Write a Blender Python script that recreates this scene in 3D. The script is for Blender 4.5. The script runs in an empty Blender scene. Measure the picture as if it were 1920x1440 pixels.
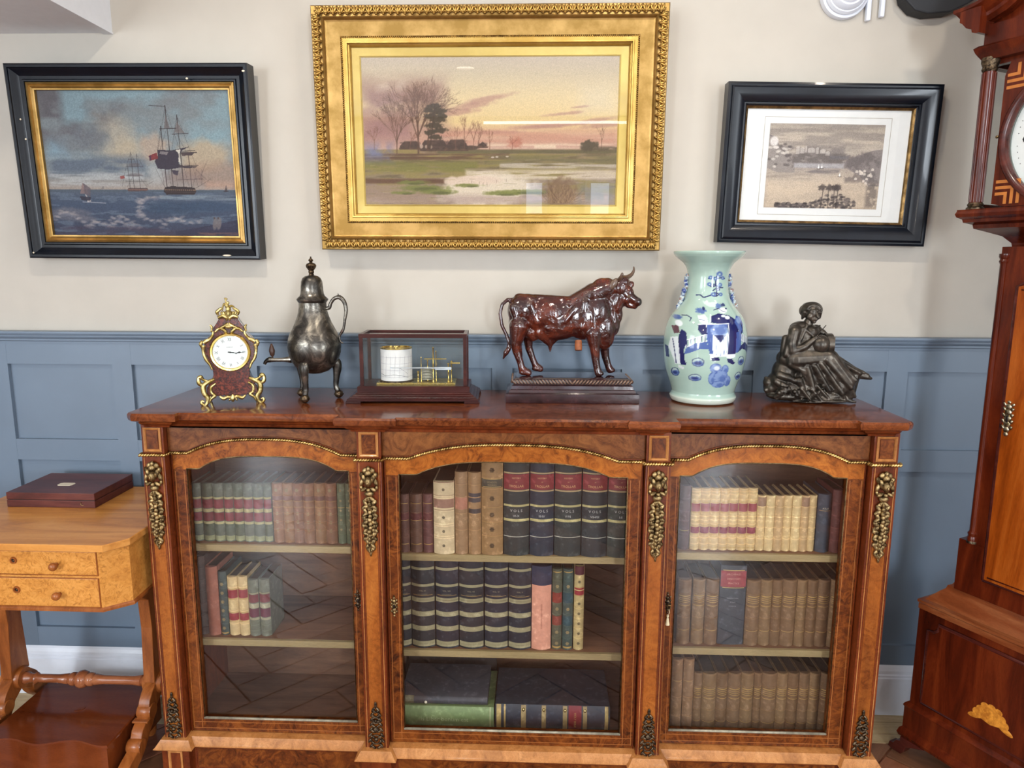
import bpy, bmesh, math, random
import numpy as np
from mathutils import Vector, Matrix
random.seed(7); rng=np.random.RandomState(7)
PI=math.pi
SC=bpy.context.scene
COL=SC.collection
# ------------------------------------------------------------------ camera
F_PX,PITCH,YAW,ROLL,DIST,EYE=1342.64,.1657,-.0352,.0043,2.2112,1.45
FW=Vector((math.sin(YAW)*math.cos(PITCH),math.cos(YAW)*math.cos(PITCH),-math.sin(PITCH)))
_r=Vector((math.cos(YAW),-math.sin(YAW),0)); _u=_r.cross(FW)
RT=math.cos(ROLL)*_r+math.sin(ROLL)*_u; UP=-math.sin(ROLL)*_r+math.cos(ROLL)*_u
CAM=Vector((0,-DIST,EYE))
cd=bpy.data.cameras.new('camera'); co=bpy.data.objects.new('camera',cd); COL.objects.link(co); SC.camera=co
cd.sensor_width=36; cd.lens=36*F_PX/1920; cd.clip_start=.05
co.matrix_world=Matrix(((RT.x,UP.x,-FW.x,CAM.x),(RT.y,UP.y,-FW.y,CAM.y),(RT.z,UP.z,-FW.z,CAM.z),(0,0,0,1)))
def ray(x,y): return FW+(x-960)/F_PX*RT-(y-720)/F_PX*UP
def at(x,y,Y):                      # photo measurement -> point on the vertical plane at depth Y
    v=ray(x,y); return CAM+v*((Y-CAM.y)/v.y)
# ------------------------------------------------------------------ world and lights
SC.view_settings.view_transform='Standard'; SC.view_settings.look='None'
SC.view_settings.gamma=1; SC.view_settings.use_curve_mapping=False
SC.view_settings.exposure=-0.24
W=bpy.data.worlds.new('world'); SC.world=W; W.use_nodes=True
bg=W.node_tree.nodes['Background']; bg.inputs[0].default_value=(.62,.72,.9,1); bg.inputs[1].default_value=1.0
def area(name,loc,target,sx,sy,power,color,spread=PI):
    l=bpy.data.lights.new(name,'AREA'); l.shape='RECTANGLE'; l.size=sx; l.size_y=sy; l.energy=power; l.color=color; l.spread=spread
    o=bpy.data.objects.new(name,l); COL.objects.link(o); o.location=loc
    o.rotation_euler=(Vector(target)-Vector(loc)).to_track_quat('-Z','Y').to_euler(); return o
def disc(name,loc,target,size,power,color,spread=2.2):
    l=bpy.data.lights.new(name,'AREA'); l.shape='DISK'; l.size=size; l.energy=power; l.color=color; l.spread=spread
    o=bpy.data.objects.new(name,l); COL.objects.link(o); o.location=loc
    o.rotation_euler=(Vector(target)-Vector(loc)).to_track_quat('-Z','Y').to_euler(); return o
DAY=(.84,.92,1.0); WARM=(1.0,.90,.76)
# narrow, door and transom lights follow reflections; wide and side ones are added
area('fill_light_rear_left',(-2.72,-5.92,1.35),(-.6,0,.7),.8,1.8,170,DAY)  # invented wide window, added for more daylight
area('window_light_rear_narrow',(-.05,-5.92,1.62),(0,0,1.3),.17,.5,1.3,(.62,.76,1.0))
area('window_light_rear_door',(.66,-5.92,1.62),(.3,0,1.3),.20,.5,1.5,(.62,.76,1.0))
area('window_light_rear_transom',(.25,-5.94,2.49),(.25,0,2.0),1.7,.03,1.6,(.95,.97,1.0))
area('fill_light_rear_right',(1.74,-5.92,1.35),(.6,0,.7),.62,1.8,190,DAY)  # added window light, placed where no picture glass mirrors it
area('fill_light_left',(-3.12,-2.9,1.45),(0,-.6,1.0),1.8,1.5,60,DAY)  # added side window light to raise the daylight level
area('fill_light_right',(3.32,-2.7,1.35),(0,-.4,.6),1.5,1.6,80,DAY)  # added right-hand daylight, no known window there
# ceiling downlights of the shop
for i,(x,y,tx,p) in enumerate([(-1.9,-1.1,-1.5,3.4),(-.8,-1.05,-.6,5.2),(.25,-1.05,.3,5.2),(1.15,-1.1,1.0,2.9)]):
    disc('ceiling_lamp',(x,y,2.52),(tx,0,1.0),.06,p,WARM,2.4)
for x in (-2,-.5,1.0):
    for y in (-3.0,-4.6): disc('ceiling_lamp',(x,y,2.52),(x,y,0),.12,9,WARM,2.8)

# ------------------------------------------------------------------ geometry helpers
class MB:
    def __init__(s): s.v=[]; s.f=[]; s.m=[]; s.mi=0
    def add(s,vs,fs):
        n=len(s.v); s.v+= [tuple(p) for p in vs]; s.f+=[tuple(n+i for i in f) for f in fs]; s.m+=[s.mi]*len(fs); return s
    def box(s,x0,x1,y0,y1,z0,z1):
        return s.add([(x0,y0,z0),(x1,y0,z0),(x1,y1,z0),(x0,y1,z0),(x0,y0,z1),(x1,y0,z1),(x1,y1,z1),(x0,y1,z1)],
          [(0,3,2,1),(4,5,6,7),(0,1,5,4),(1,2,6,5),(2,3,7,6),(3,0,4,7)])
    def loops(s,L,closed=True,cap0=True,cap1=True):
        n=len(L[0]); vs=[p for l in L for p in l]; fs=[]
        for i in range(len(L)-1):
            for j in range(n if closed else n-1):
                k=(j+1)%n; fs.append((i*n+j,i*n+k,(i+1)*n+k,(i+1)*n+j))
        if cap0: fs.append(tuple(range(n-1,-1,-1)))
        if cap1: fs.append(tuple((len(L)-1)*n+j for j in range(n)))
        return s.add(vs,fs)
    def prism(s,poly,y0,y1):          # polygon in xz, extruded in y
        return s.loops([[(x,y1,z) for x,z in poly],[(x,y0,z) for x,z in poly]])
    def prism_z(s,poly,z0,z1): return s.loops([[(x,y,z0) for x,y in poly],[(x,y,z1) for x,y in poly]])
    def lathe(s,prof,seg=24,c=(0,0,0),cap=True,axis='z'):
        L=[]
        for r,h in prof:
            l=[]
            for k in range(seg):
                a=2*PI*k/seg; x,y=r*math.cos(a),r*math.sin(a)
                p={'z':(x,y,h),'y':(x,h,-y),'x':(h,x,y)}[axis]
                l.append((c[0]+p[0],c[1]+p[1],c[2]+p[2]))
            L.append(l)
        return s.loops(L,True,cap,cap)
    def tube(s,pts,rad,seg=10,cap=True):
        pts=[Vector(p) for p in pts]; n=len(pts)
        if not hasattr(rad,'__len__'): rad=[rad]*n
        t0=(pts[1]-pts[0]).normalized(); a=t0.orthogonal().normalized(); L=[]
        for i,p in enumerate(pts):
            t=(pts[min(i+1,n-1)]-pts[max(i-1,0)]).normalized()
            a=(a-t*a.dot(t)); a=a.normalized() if a.length>1e-6 else t.orthogonal().normalized()
            b=t.cross(a); r=float(rad[i])
            L.append([p+r*(math.cos(2*PI*k/seg)*a+math.sin(2*PI*k/seg)*b) for k in range(seg)])
        return s.loops(L,True,cap,cap)
    def ell(s,c,r,rot=None,seg=10,rings=6):
        M=rot or Matrix.Identity(3); c=Vector(c); vs=[];fs=[]
        for i in range(1,rings):
            ph=PI*i/rings
            for k in range(seg):
                a=2*PI*k/seg
                vs.append(c+M@Vector((r[0]*math.sin(ph)*math.cos(a),r[1]*math.sin(ph)*math.sin(a),r[2]*math.cos(ph))))
        t=len(vs); vs.append(c+M@Vector((0,0,r[2]))); vs.append(c-M@Vector((0,0,r[2])))
        for i in range(rings-2):
            for k in range(seg):
                k2=(k+1)%seg; fs.append((i*seg+k,(i+1)*seg+k,(i+1)*seg+k2,i*seg+k2))
        for k in range(seg):
            k2=(k+1)%seg; fs.append((t,k,k2)); fs.append((t+1,(rings-2)*seg+k2,(rings-2)*seg+k))
        return s.add(vs,fs)
    def cap(s,p,q,r1,r2,seg=12):      # capsule with taper
        p,q=Vector(p),Vector(q); d=(q-p); L=d.length; 
        if L<1e-7: return s.ell(p,(r1,r1,r1))
        t=d/L; pts=[];rad=[]
        for k in range(5):
            a=PI/2*(1-k/4); pts.append(p-t*r1*math.sin(a)); rad.append(max(r1*math.cos(a),r1*.02))
        for k in range(5):
            a=PI/2*k/4; pts.append(q+t*r2*math.sin(a)); rad.append(max(r2*math.cos(a),r2*.02))
        return s.tube(pts,rad,seg)
    def grid(s,fn,nu,nv,wrap=False):
        vs=[fn(i/(nu if wrap else nu-1) if nu>1 else 0,j/(nv-1)) for j in range(nv) for i in range(nu)]; fs=[]
        for j in range(nv-1):
            for i in range(nu if wrap else nu-1):
                i2=(i+1)%nu; fs.append((j*nu+i,j*nu+i2,(j+1)*nu+i2,(j+1)*nu+i))
        return s.add(vs,fs)
def smoothcurve(pts,n=8):
    P=[Vector(p) for p in pts]; out=[]
    for i in range(len(P)-1):
        a=P[max(i-1,0)];b=P[i];c=P[i+1];d=P[min(i+2,len(P)-1)]
        for k in range(n):
            t=k/n; out.append(.5*((2*b)+(c-a)*t+(2*a-5*b+4*c-d)*t*t+(3*b-a-3*c+d)*t**3))
    out.append(P[-1]); return out
def lerplist(vals,n):
    xs=np.linspace(0,len(vals)-1,n); return [float(q) for q in np.interp(xs,range(len(vals)),vals)]
def offset_poly(poly,d):
    # outward offset of a ccw polygon
    n=len(poly); out=[]
    for i in range(n):
        p0=Vector(poly[i-1]);p1=Vector(poly[i]);p2=Vector(poly[(i+1)%n])
        e1=(p1-p0).normalized(); e2=(p2-p1).normalized()
        n1=Vector((e1.y,-e1.x)); n2=Vector((e2.y,-e2.x))
        k=1+n1.dot(n2)
        out.append(tuple(p1+(n1+n2)*(d/max(k,.3))))
    return out
def moulding(mb,poly,prof):           # stacked offset polygons: prof = [(offset,z)...]
    L=[]
    for o,z in prof: L.append([(x,y,z) for x,y in (offset_poly(poly,o) if abs(o)>1e-9 else poly)])
    return mb.loops(L)
def rect(x0,x1,y0,y1): return [(x0,y0),(x1,y0),(x1,y1),(x0,y1)]
def sweep_rect(mb,w,h,prof,x0=0,z0=0):
    # mitred frame; prof=[(inset,y)], front is -y; rectangle origin x0,z0 lower-left
    corners=[(x0,z0,1,1),(x0+w,z0,-1,1),(x0+w,z0+h,-1,-1),(x0,z0+h,1,-1)]
    L=[[(cx+sx*i,y,cz+sz*i) for i,y in prof] for cx,cz,sx,sz in corners]
    L.append(L[0]); n=len(prof); vs=[p for l in L[:4] for p in l]; fs=[]
    for k in range(4):
        k2=(k+1)%4
        for j in range(n):
            j2=(j+1)%n; fs.append((k*n+j,k*n+j2,k2*n+j2,k2*n+j))
    return mb.add(vs,fs)
def mesh_from(name,mb,mats,smooth=None):
    me=bpy.data.meshes.new(name); me.from_pydata(mb.v,[],mb.f); 
    for m in (mats if isinstance(mats,(list,tuple)) else [mats]): me.materials.append(m)
    if any(mb.m): me.polygons.foreach_set('material_index',mb.m)
    bm=bmesh.new(); bm.from_mesh(me); bmesh.ops.recalc_face_normals(bm,faces=bm.faces); bm.to_mesh(me); bm.free()
    if smooth is not None:
        me.polygons.foreach_set('use_smooth',[True]*len(me.polygons))
        if smooth<180: me.set_sharp_from_angle(angle=math.radians(smooth))
    me.update(); return me
def link(name,me,parent=None):
    o=bpy.data.objects.new(name,me); COL.objects.link(o)
    if parent is not None: o.parent=parent
    return o
ROOTM={}
def topof(o):
    while o.parent: o=o.parent
    return o
def P(name,mb,mat,parent=None,smooth=35,bevel=0,world=False,label=None,kind=None):
    if world and parent is not None:
        M=topof(parent).matrix_basis.inverted(); mb.v=[tuple(M@Vector(v)) for v in mb.v]
    o=link(name,mesh_from(name,mb,mat,smooth),parent)
    if bevel:
        b=o.modifiers.new('bevel','BEVEL'); b.width=bevel; b.segments=2; b.limit_method='ANGLE'; b.angle_limit=math.radians(40)
    if label: o['label']=label
    if kind: o['kind']=kind
    return o
def tag(o,label,cat,group=None):
    o['label']=label; o['category']=cat
    if group: o['group']=group
    return o
def thing(name,label,cat,loc=(0,0,0),rot=(0,0,0),group=None):
    o=bpy.data.objects.new(name,None); COL.objects.link(o); o.empty_display_size=.05
    o.rotation_euler=rot; o.location=loc
    o.matrix_basis=Matrix.LocRotScale(Vector(loc),o.rotation_euler,None)
    return tag(o,label,cat,group)
def struct(name,mb,mat,parent=None,bevel=0,smooth=None,kind='structure'):
    o=P(name,mb,mat,parent,smooth,bevel)
    if parent is None: o['kind']=kind
    return o
def evaluated(o):
    dg=bpy.context.evaluated_depsgraph_get(); dg.update()
    me=bpy.data.meshes.new_from_object(o.evaluated_get(dg)); return me
def blob(name,mb,mat,parent,voxel,smooth_it=6,disp=None,label=None):
    o=link(name,mesh_from(name,mb,mat,180))
    r=o.modifiers.new('r','REMESH'); r.mode='VOXEL'; r.voxel_size=voxel; r.use_smooth_shade=True
    s=o.modifiers.new('s','SMOOTH'); s.factor=.5; s.iterations=smooth_it
    me=evaluated(o); me.materials.clear(); me.materials.append(mat)
    bpy.data.objects.remove(o)
    me.polygons.foreach_set('use_smooth',[True]*len(me.polygons))
    if disp: disp(me)
    q=link(name,me,parent)
    if label: q['label']=label
    return q
_txt={}
def text_mb(s,size,y=0,warp=None,align='CENTER',extr=.0,rot90=False):
    key=s
    if key not in _txt:
        c=bpy.data.curves.new('t','FONT'); c.body=s; c.align_x='CENTER'; c.align_y='CENTER'; c.size=1; c.resolution_u=2
        o=bpy.data.objects.new('t',c); COL.objects.link(o); me=evaluated(o); bpy.data.objects.remove(o)
        _txt[key]=([tuple(v.co) for v in me.vertices],[tuple(p.vertices) for p in me.polygons])
    vs,fs=_txt[key]; mb=MB()
    out=[]
    for x,z,_ in vs:
        if rot90: x,z=z,-x
        X,Z=x*size,z*size; out.append((X,(warp(X) if warp else 0)+y,Z))
    mb.add(out,fs); return mb
# ------------------------------------------------------------------ materials
def lin(c):
    c=[v/255 if max(c)>1.001 else v for v in c]
    return [v/12.92 if v<=.04045 else ((v+.055)/1.055)**2.4 for v in c]
class NM:
    def __init__(s,name):
        s.m=bpy.data.materials.new(name); s.m.use_nodes=True; s.t=s.m.node_tree; s.N=s.t.nodes; s.L=s.t.links
        s.b=s.N['Principled BSDF']; s.tc=s.N.new('ShaderNodeTexCoord')
    def n(s,t,**k):
        q=s.N.new('ShaderNode'+t)
        for a,v in k.items():
            if hasattr(q,a) and a not in('inputs',): setattr(q,a,v)
        return q
    def map(s,scale=(1,1,1),rot=(0,0,0),out='Object'):
        q=s.n('Mapping'); q.inputs['Scale'].default_value=scale; q.inputs['Rotation'].default_value=rot
        s.L.new(s.tc.outputs[out],q.inputs[0]); return q.outputs[0]
    def noise(s,vec,scale,detail=4,rough=.55,dist=0):
        q=s.n('TexNoise'); q.inputs['Scale'].default_value=scale; q.inputs['Detail'].default_value=detail
        q.inputs['Roughness'].default_value=rough; q.inputs['Distortion'].default_value=dist; s.L.new(vec,q.inputs['Vector']); return q.outputs['Fac']
    def ramp(s,fac,stops,interp='LINEAR'):
        q=s.n('ValToRGB'); r=q.color_ramp; r.interpolation=interp
        while len(r.elements)<len(stops): r.elements.new(.5)
        for e,(p,c) in zip(r.elements,stops): e.position=p; e.color=(*c,1)
        s.L.new(fac,q.inputs[0]); return q.outputs[0]
    def mix(s,fac,a,b,mode='MIX'):
        q=s.n('Mix'); q.data_type='RGBA'; q.blend_type=mode
        for i,v in ((0,fac),(6,a),(7,b)):
            if isinstance(v,(int,float)): q.inputs[i].default_value=v
            elif isinstance(v,(list,tuple)): q.inputs[i].default_value=(*v[:3],1)
            else: s.L.new(v,q.inputs[i])
        return q.outputs[2]
    def bump(s,h,strength=.2,dist=.002):
        q=s.n('Bump'); q.inputs['Strength'].default_value=strength; q.inputs['Distance'].default_value=dist
        s.L.new(h,q.inputs['Height']); s.L.new(q.outputs[0],s.b.inputs['Normal']); return q
    def set(s,**k):
        for a,v in k.items():
            i=s.b.inputs[a.replace('_',' ')]
            if isinstance(v,(int,float)): i.default_value=v
            elif isinstance(v,(list,tuple)): i.default_value=(*v[:3],1)
            else: s.L.new(v,i)
        return s
def sc(c,k): return [min(1,v*k) for v in c]
def plain(name,rgb,rough=.5,metal=0,coat=0,var=.12,nscale=40,bump=0,spec=.5):
    m=NM(name); c=lin(rgb); v=m.map()
    f=m.noise(v,nscale,3); col=m.ramp(f,[(.3,sc(c,1-var)),(.7,sc(c,1+var))])
    m.set(Base_Color=col,Roughness=rough,Metallic=metal,Coat_Weight=coat,Specular_IOR_Level=spec); m.b.inputs['Coat Roughness'].default_value=.08
    if bump: m.bump(f,bump,.001)
    return m.m
def wood(name,dark,mid,light,scale=1.,stretch=(1,1,8),burr=.0,rough=.28,coat=.35,fine=True):
    m=NM(name); d,c,l=lin(dark),lin(mid),lin(light)
    st=tuple(6*scale/s_ for s_ in stretch); v=m.map(st)
    f=m.noise(v,3.0,6,.6,1.2); col=m.ramp(f,[(.28,d),(.5,c),(.74,l)])
    if burr:
        v2=m.map((1,1,1)); f2=m.noise(v2,38*scale,5,.7,2.5); c2=m.ramp(f2,[(.36,sc(d,.75)),(.47,c),(.62,l)])
        f3=m.noise(v2,7*scale,2,.5,1); msk=m.ramp(f3,[(.35,(burr*.55,)*3),(.65,(min(1,burr*1.1),)*3)])
        col=m.mix(msk,col,c2)
    if fine:
        v3=m.map(tuple(90/s_ for s_ in stretch)); f4=m.noise(v3,6,2); g=m.ramp(f4,[(.3,(.72,.72,.72)),(.6,(1,1,1))]); col=m.mix(.6,col,g,'MULTIPLY')
    m.set(Base_Color=col,Roughness=rough,Coat_Weight=coat*.6,Specular_IOR_Level=.3); m.b.inputs['Coat Roughness'].default_value=.12
    m.bump(f,.05,.001); return m.m
def metal(name,c1,c2,rough=.3,nscale=30,bump=.15,met=1.0,thr=(.4,.62)):
    m=NM(name); v=m.map(); f=m.noise(v,nscale,5,.65); col=m.ramp(f,[(thr[0],lin(c1)),(thr[1],lin(c2))])
    rr=m.ramp(f,[(.3,(rough+.12,)*3),(.7,(rough,)*3)])
    m.set(Base_Color=col,Metallic=met,Roughness=rr); f2=m.noise(v,nscale*4,3); m.bump(f2,bump,.001); return m.m
def leather(name,rgb,rough=.5,wear=.25,wearc=None):
    m=NM(name); c=lin(rgb); w=lin(wearc) if wearc else sc([v+.03 for v in c],1.7)
    v=m.map(); f=m.noise(v,55,5,.65); col=m.ramp(f,[(.3,sc(c,.8)),(.55,c),(.60+.25*(1-wear),w)])
    m.set(Base_Color=col,Roughness=rough); f2=m.noise(v,400,2); m.bump(f2,.25,.0006); return m.m
def vcol(name,rough=.6,coat=0,bump=0,spec=.5,bs=90):
    m=NM(name); a=m.n('VertexColor'); a.layer_name='Col'; m.set(Base_Color=a.outputs[0],Roughness=rough,Coat_Weight=coat,Specular_IOR_Level=spec); m.b.inputs['Coat Roughness'].default_value=.04
    if bump: m.bump(m.noise(m.map(),bs,5),bump,.001)
    return m.m
def glass(name,tint=(1,1,1),ior=1.45,rough=.0,wav=0,strength=1.0):
    m=NM(name); m.N.remove(m.b); tr=m.n('BsdfTransparent'); tr.inputs[0].default_value=(*tint,1)
    gl=m.n('BsdfGlossy'); gl.inputs['Roughness'].default_value=rough
    fr=m.n('Fresnel'); ge=m.n('NewGeometry'); mr=m.n('MapRange'); mr.inputs['To Min'].default_value=ior; mr.inputs['To Max'].default_value=1/ior; m.L.new(ge.outputs['Backfacing'],mr.inputs['Value']); m.L.new(mr.outputs[0],fr.inputs[0]); mx=m.n('MixShader')
    mt=m.n('Math'); mt.operation='MULTIPLY'; mt.inputs[1].default_value=strength
    m.L.new(fr.outputs[0],mt.inputs[0]); m.L.new(mt.outputs[0],mx.inputs[0]); m.L.new(tr.outputs[0],mx.inputs[1]); m.L.new(gl.outputs[0],mx.inputs[2])
    if wav:
        b=m.n('Bump'); b.inputs['Strength'].default_value=wav; b.inputs['Distance'].default_value=.004
        m.L.new(m.noise(m.map(),5,2),b.inputs['Height']); m.L.new(b.outputs[0],gl.inputs['Normal']); m.L.new(b.outputs[0],fr.inputs['Normal'])
    m.L.new(mx.outputs[0],m.N['Material Output'].inputs[0]); return m.m
M={}
M['plaster']=plain('cream_plaster',(191,185,174),.85,var=.03,nscale=9,bump=.1)
M['ceil']=plain('white_ceiling_paint',(226,228,232),.85,var=.02)
M['slate']=plain('slate_blue_paint',(108,124,141),.42,var=.04,nscale=6,bump=.03)
M['skirt']=plain('white_gloss_paint',(226,232,242),.3,var=.02)
M['oak']=wood('pale_oak_border',(165,140,100),(190,165,122),(208,186,145),1,(8,1,1),rough=.4,coat=.1)
M['parq']=[wood('parquet_%s'%n,d,c,l,1,(5,1,1),rough=.38,coat=.1) for n,d,c,l in (('red',(105,62,45),(138,86,64),(160,106,80)),('brown',(95,62,45),(125,85,60),(150,105,76)),('warm',(128,78,52),(158,102,72),(176,122,90)))]
M['walnut']=wood('burr_walnut',(46,18,6),(98,46,15),(144,80,30),.55,(1,1,4),burr=.7,coat=.12)
M['walnut_g']=wood('golden_burr',(92,40,10),(150,80,24),(188,112,42),.5,(2,1,1),burr=.7,coat=.12)
M['walnut_f']=wood('frieze_walnut',(60,28,12),(108,60,28),(146,92,48),.5,(2,1,1),burr=.6,coat=.2)
M['walnut_p']=wood('golden_walnut',(98,46,14),(148,80,28),(182,110,46),.7,(1,1,6),burr=.35,coat=.12)
M['walnut_d']=wood('dark_walnut',(54,20,8),(104,44,18),(136,66,28),1,(1,1,6),burr=.35,coat=.15)
M['walnut_top']=wood('walnut_top',(56,22,10),(104,50,22),(146,80,38),.7,(5,1,1),burr=.55,rough=.2,coat=.5)
M['walnut_l']=wood('light_walnut_banding',(140,86,42),(184,122,66),(208,148,90),1,(1,1,6),burr=.3)
M['walnut_i']=wood('pale_inside_wood',(92,62,44),(122,86,62),(142,102,74),1,(6,1,1),rough=.7,coat=0)
M['shelfe']=wood('pale_shelf_wood',(128,112,76),(158,138,96),(176,156,112),1,(8,1,1),rough=.6,coat=0)
M['inlay']=plain('boxwood_stringing',(160,98,48),.35)
M['ebony']=plain('ebonised_black',(22,20,20),.3)
M['gilt']=metal('ormolu_gilt',(140,118,62),(236,218,152),.34,60)
M['giltd']=metal('dull_ormolu',(74,58,38),(186,160,112),.44,90)
M['bronzed']=metal('dark_patinated_mount',(44,36,30),(124,106,84),.44,120)
M['rope']=metal('rope_gilt',(120,90,46),(236,204,132),.35,50)
M['goldfr']=metal('gold_leaf',(150,118,62),(188,152,92),.38,11,.12,.85)
M['goldfl']=metal('bright_gold_leaf',(176,142,72),(206,174,102),.32,8,.05,.85)
M['goldor']=metal('carved_gold_leaf',(100,68,28),(204,164,88),.32,60,.2,.85,(.35,.65))
M['goldmat']=metal('gold_mount_board',(196,172,92),(214,192,112),.5,5,.02,.35)
M['blackfr']=plain('black_lacquer',(10,15,24),.30,coat=.12,spec=.3,var=.25,nscale=20,bump=.03)
M['brass']=metal('brass',(190,160,80),(236,212,136),.22,30,.03)
M['dialw']=plain('white_enamel',(232,238,236),.25,coat=.3,var=.02)
M['ink']=plain('black_ink',(24,24,28),.5,var=.05)
M['pewter']=None
M['bull']=None
M['paper']=plain('white_paper',(240,236,234),.8,var=.02)
M['mount']=plain('white_mount_board',(226,228,226),.8,var=.02)
M['maho']=wood('mahogany',(70,26,14),(112,46,24),(140,64,34),1,(1,1,7),rough=.22,coat=.4)
M['mahod']=wood('dark_mahogany',(46,18,14),(80,34,27),(104,48,38),1,(7,1,1),rough=.25,coat=.3)
M['clkred']=wood('clock_mahogany',(48,14,6),(86,29,11),(114,46,18),1,(1,1,7),rough=.25,coat=.3)
M['clkdoor']=wood('flame_mahogany',(104,40,8),(150,70,16),(182,98,34),1,(1,1,9),rough=.22,coat=.4)
M['satin']=wood('satin_birch',(168,104,46),(208,142,70),(226,166,94),.8,(7,1,1),burr=.12,rough=.3,coat=.25,fine=False)
M['satinb']=wood('birds_eye_birch',(160,98,40),(200,134,60),(220,158,82),1.3,(3,1,1),burr=.7,rough=.28,coat=.25,fine=False)
M['satind']=wood('brown_birch',(110,56,22),(150,84,38),(176,108,56),1,(1,1,5),rough=.28,coat=.3)
M['bone']=plain('bone',(228,216,190),.5)
M['page']=plain('page_edges',(74,58,46),.8,var=.2,nscale=150)
M['gold_t']=plain('gilt_tooling',(196,164,100),.4,.5)
M['glassd']=glass('cabinet_door_glass',(.97,.97,.97),1.5,.0,.03,1.0)
M['glassp']=glass('picture_glass',(.99,.99,.99),1.5,.0,.02,1.0)
M['glassc']=glass('case_glass',(.97,.985,.98),1.5,.0,.0,1.2)
# ------------------------------------------------------------------ the room
ZC=2.56
wb=struct('wall_back',MB().box(-3.3,3.5,0,.12,0,ZC),M['plaster'])
struct('ceiling',MB().box(-3.3,3.5,-6.1,.12,ZC,ZC+.05),M['ceil'])
struct('wall_left',MB().box(-3.32,-3.2,-6.1,0,0,ZC),M['plaster'])
struct('wall_right',MB().box(3.4,3.52,-6.1,0,0,ZC),M['plaster'])
struct('wall_rear',MB().box(-3.3,3.5,-6.12,-6.0,0,ZC),M['plaster'])
# wainscot: stiles, rails and recessed panels
PX=[-1.681+.4012*k for k in range(-4,13)]
for x0 in PX:
    P('wainscot_stile',MB().box(x0-.0632,x0,-.0165,.001,0 if x0<-1.75 else .1,1.21),M['slate'],wb,None)
    P('wainscot_panel',MB().box(x0-.002,x0+.34,-.004,.001,.885,1.134),M['slate'],wb,None)
    P('wainscot_panel',MB().box(x0-.002,x0+.34,-.004,.001,.233,.82),M['slate'],wb,None)
for z0,z1 in ((1.132,1.21),(.818,.887),(.05,.235)):
    P('wainscot_rail',MB().box(-3.2,3.4,-.016,.001,z0,z1),M['slate'],wb,None)
pr=[(.001,1.2373),(-.042,1.2373),(-.043,1.232),(-.040,1.2265),(-.033,1.225),(-.033,1.221),(-.030,1.2165),(-.024,1.213),(-.024,1.207),(-.019,1.2045),(-.019,1.199),(.001,1.199)]
struct('trim_1',MB().loops([[(-3.2,y,z) for y,z in pr],[(3.4,y,z) for y,z in pr]]),M['slate'])
pr=[(-.015,0),(-.036,0),(-.036,.128),(-.032,.131),(-.032,.137),(-.028,.140),(-.027,.150),(-.022,.160),(-.017,.1665),(-.015,.1665)]
struct('baseboard_back',MB().loops([[(-1.757+(-y-.015)*-.5,y,z) for y,z in pr],[(3.4,y,z) for y,z in pr]]),M['skirt'])
# boxed-in ceiling beam at upper left, with a thin cover strip along its lower edge
sf=struct('trim_2',MB().box(-3.2,-1.262,-1.9,0,2.118,ZC),M['ceil'])
P('cover_strip',MB().box(-1.290,-1.259,-1.9,-.001,2.114,2.1185),M['ceil'],sf,None)
# floor: straight oak border by the wall, herringbone parquet in front of it
fl=struct('floor',MB().box(-3.3,3.5,-6.1,.12,-.06,-.008),M['parq'][1])
for i,(y0,y1) in enumerate(((-.072,-.014),(-.132,-.074),(-.178,-.134))):
    for j in range(6): P('border_plank',MB().box(-2.6+j*1.02,-1.584+j*1.02,y0,y1,-.01,0),M['oak'],fl,None,.0008)
PLK=[mesh_from('parquet_plank',MB().box(-.2435,.2435,-.0595,.0595,-.010,0),m) for m in M['parq']]
n=0; Lp,Wp=.493,.125
cand=[]
for i in range(-22,23):
    for j in range(-14,15):
        # herringbone lattice rotated by 45 degrees
        for k in (0,1):
            bx=i*Wp+j*Lp*1.0; by=i*Wp-j*Lp*1.0+0
            if k==0: cx,cy,a=bx+Lp/2,by+Wp/2,0
            else: cx,cy,a=bx+Wp/2+0,by+Wp+Lp/2,PI/2
            r=PI/4; X=cx*math.cos(r)-cy*math.sin(r); Y=cx*math.sin(r)+cy*math.cos(r)
            cand.append((X+.1,Y-1.2,a+r))
seen=set()
cand=[c for c in cand if -2.0<c[0]<1.95 and -3.0<c[1]<-.05]
cand.sort(key=lambda c:-c[1])
for X,Y,a in cand:
    key=(round(X,2),round(Y,2))
    if key in seen: continue
    seen.add(key); n+=1
    if n>290: break
    o=link('parquet_plank',PLK[rng.randint(3)],fl); o.location=(X,Y,-.0012*rng.rand()-.0003); o.rotation_euler=(0,0,a)
P('floor_screed',MB().box(-2.6,2.4,-3.6,-.18,-.0079,-.0065),M['parq'][0],fl,None)
# window joinery; wide rear and side frames dress the added daylight
def win(name,cx,cz,w,h,axis='y',pos=-5.90):
    mb=MB()
    def bar(a0,a1,z0,z1):
        if axis=='y': mb.box(a0,a1,pos-.04,pos,z0,z1)
        else: mb.box(pos,pos+.04,a0,a1,z0,z1)
    bar(cx-w/2-.06,cx-w/2,cz-h/2-.06,cz+h/2+.06); bar(cx+w/2,cx+w/2+.06,cz-h/2-.06,cz+h/2+.06)
    bar(cx-w/2,cx+w/2,cz-h/2-.06,cz-h/2); bar(cx-w/2,cx+w/2,cz+h/2,cz+h/2+.06)
    if w>.5: bar(cx-.015,cx+.015,cz-h/2,cz+h/2); bar(cx-w/2,cx+w/2,cz+.2,cz+.225)
    struct(name,mb,M['skirt'])
win('added_window_1',-2.72,1.35,.8,1.8); win('window_2',-.05,1.62,.17,.5); win('window_3',.66,1.62,.20,.5); win('added_window_4',1.74,1.35,.62,1.8)  # outer wide pair made up to go with the added light
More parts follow.
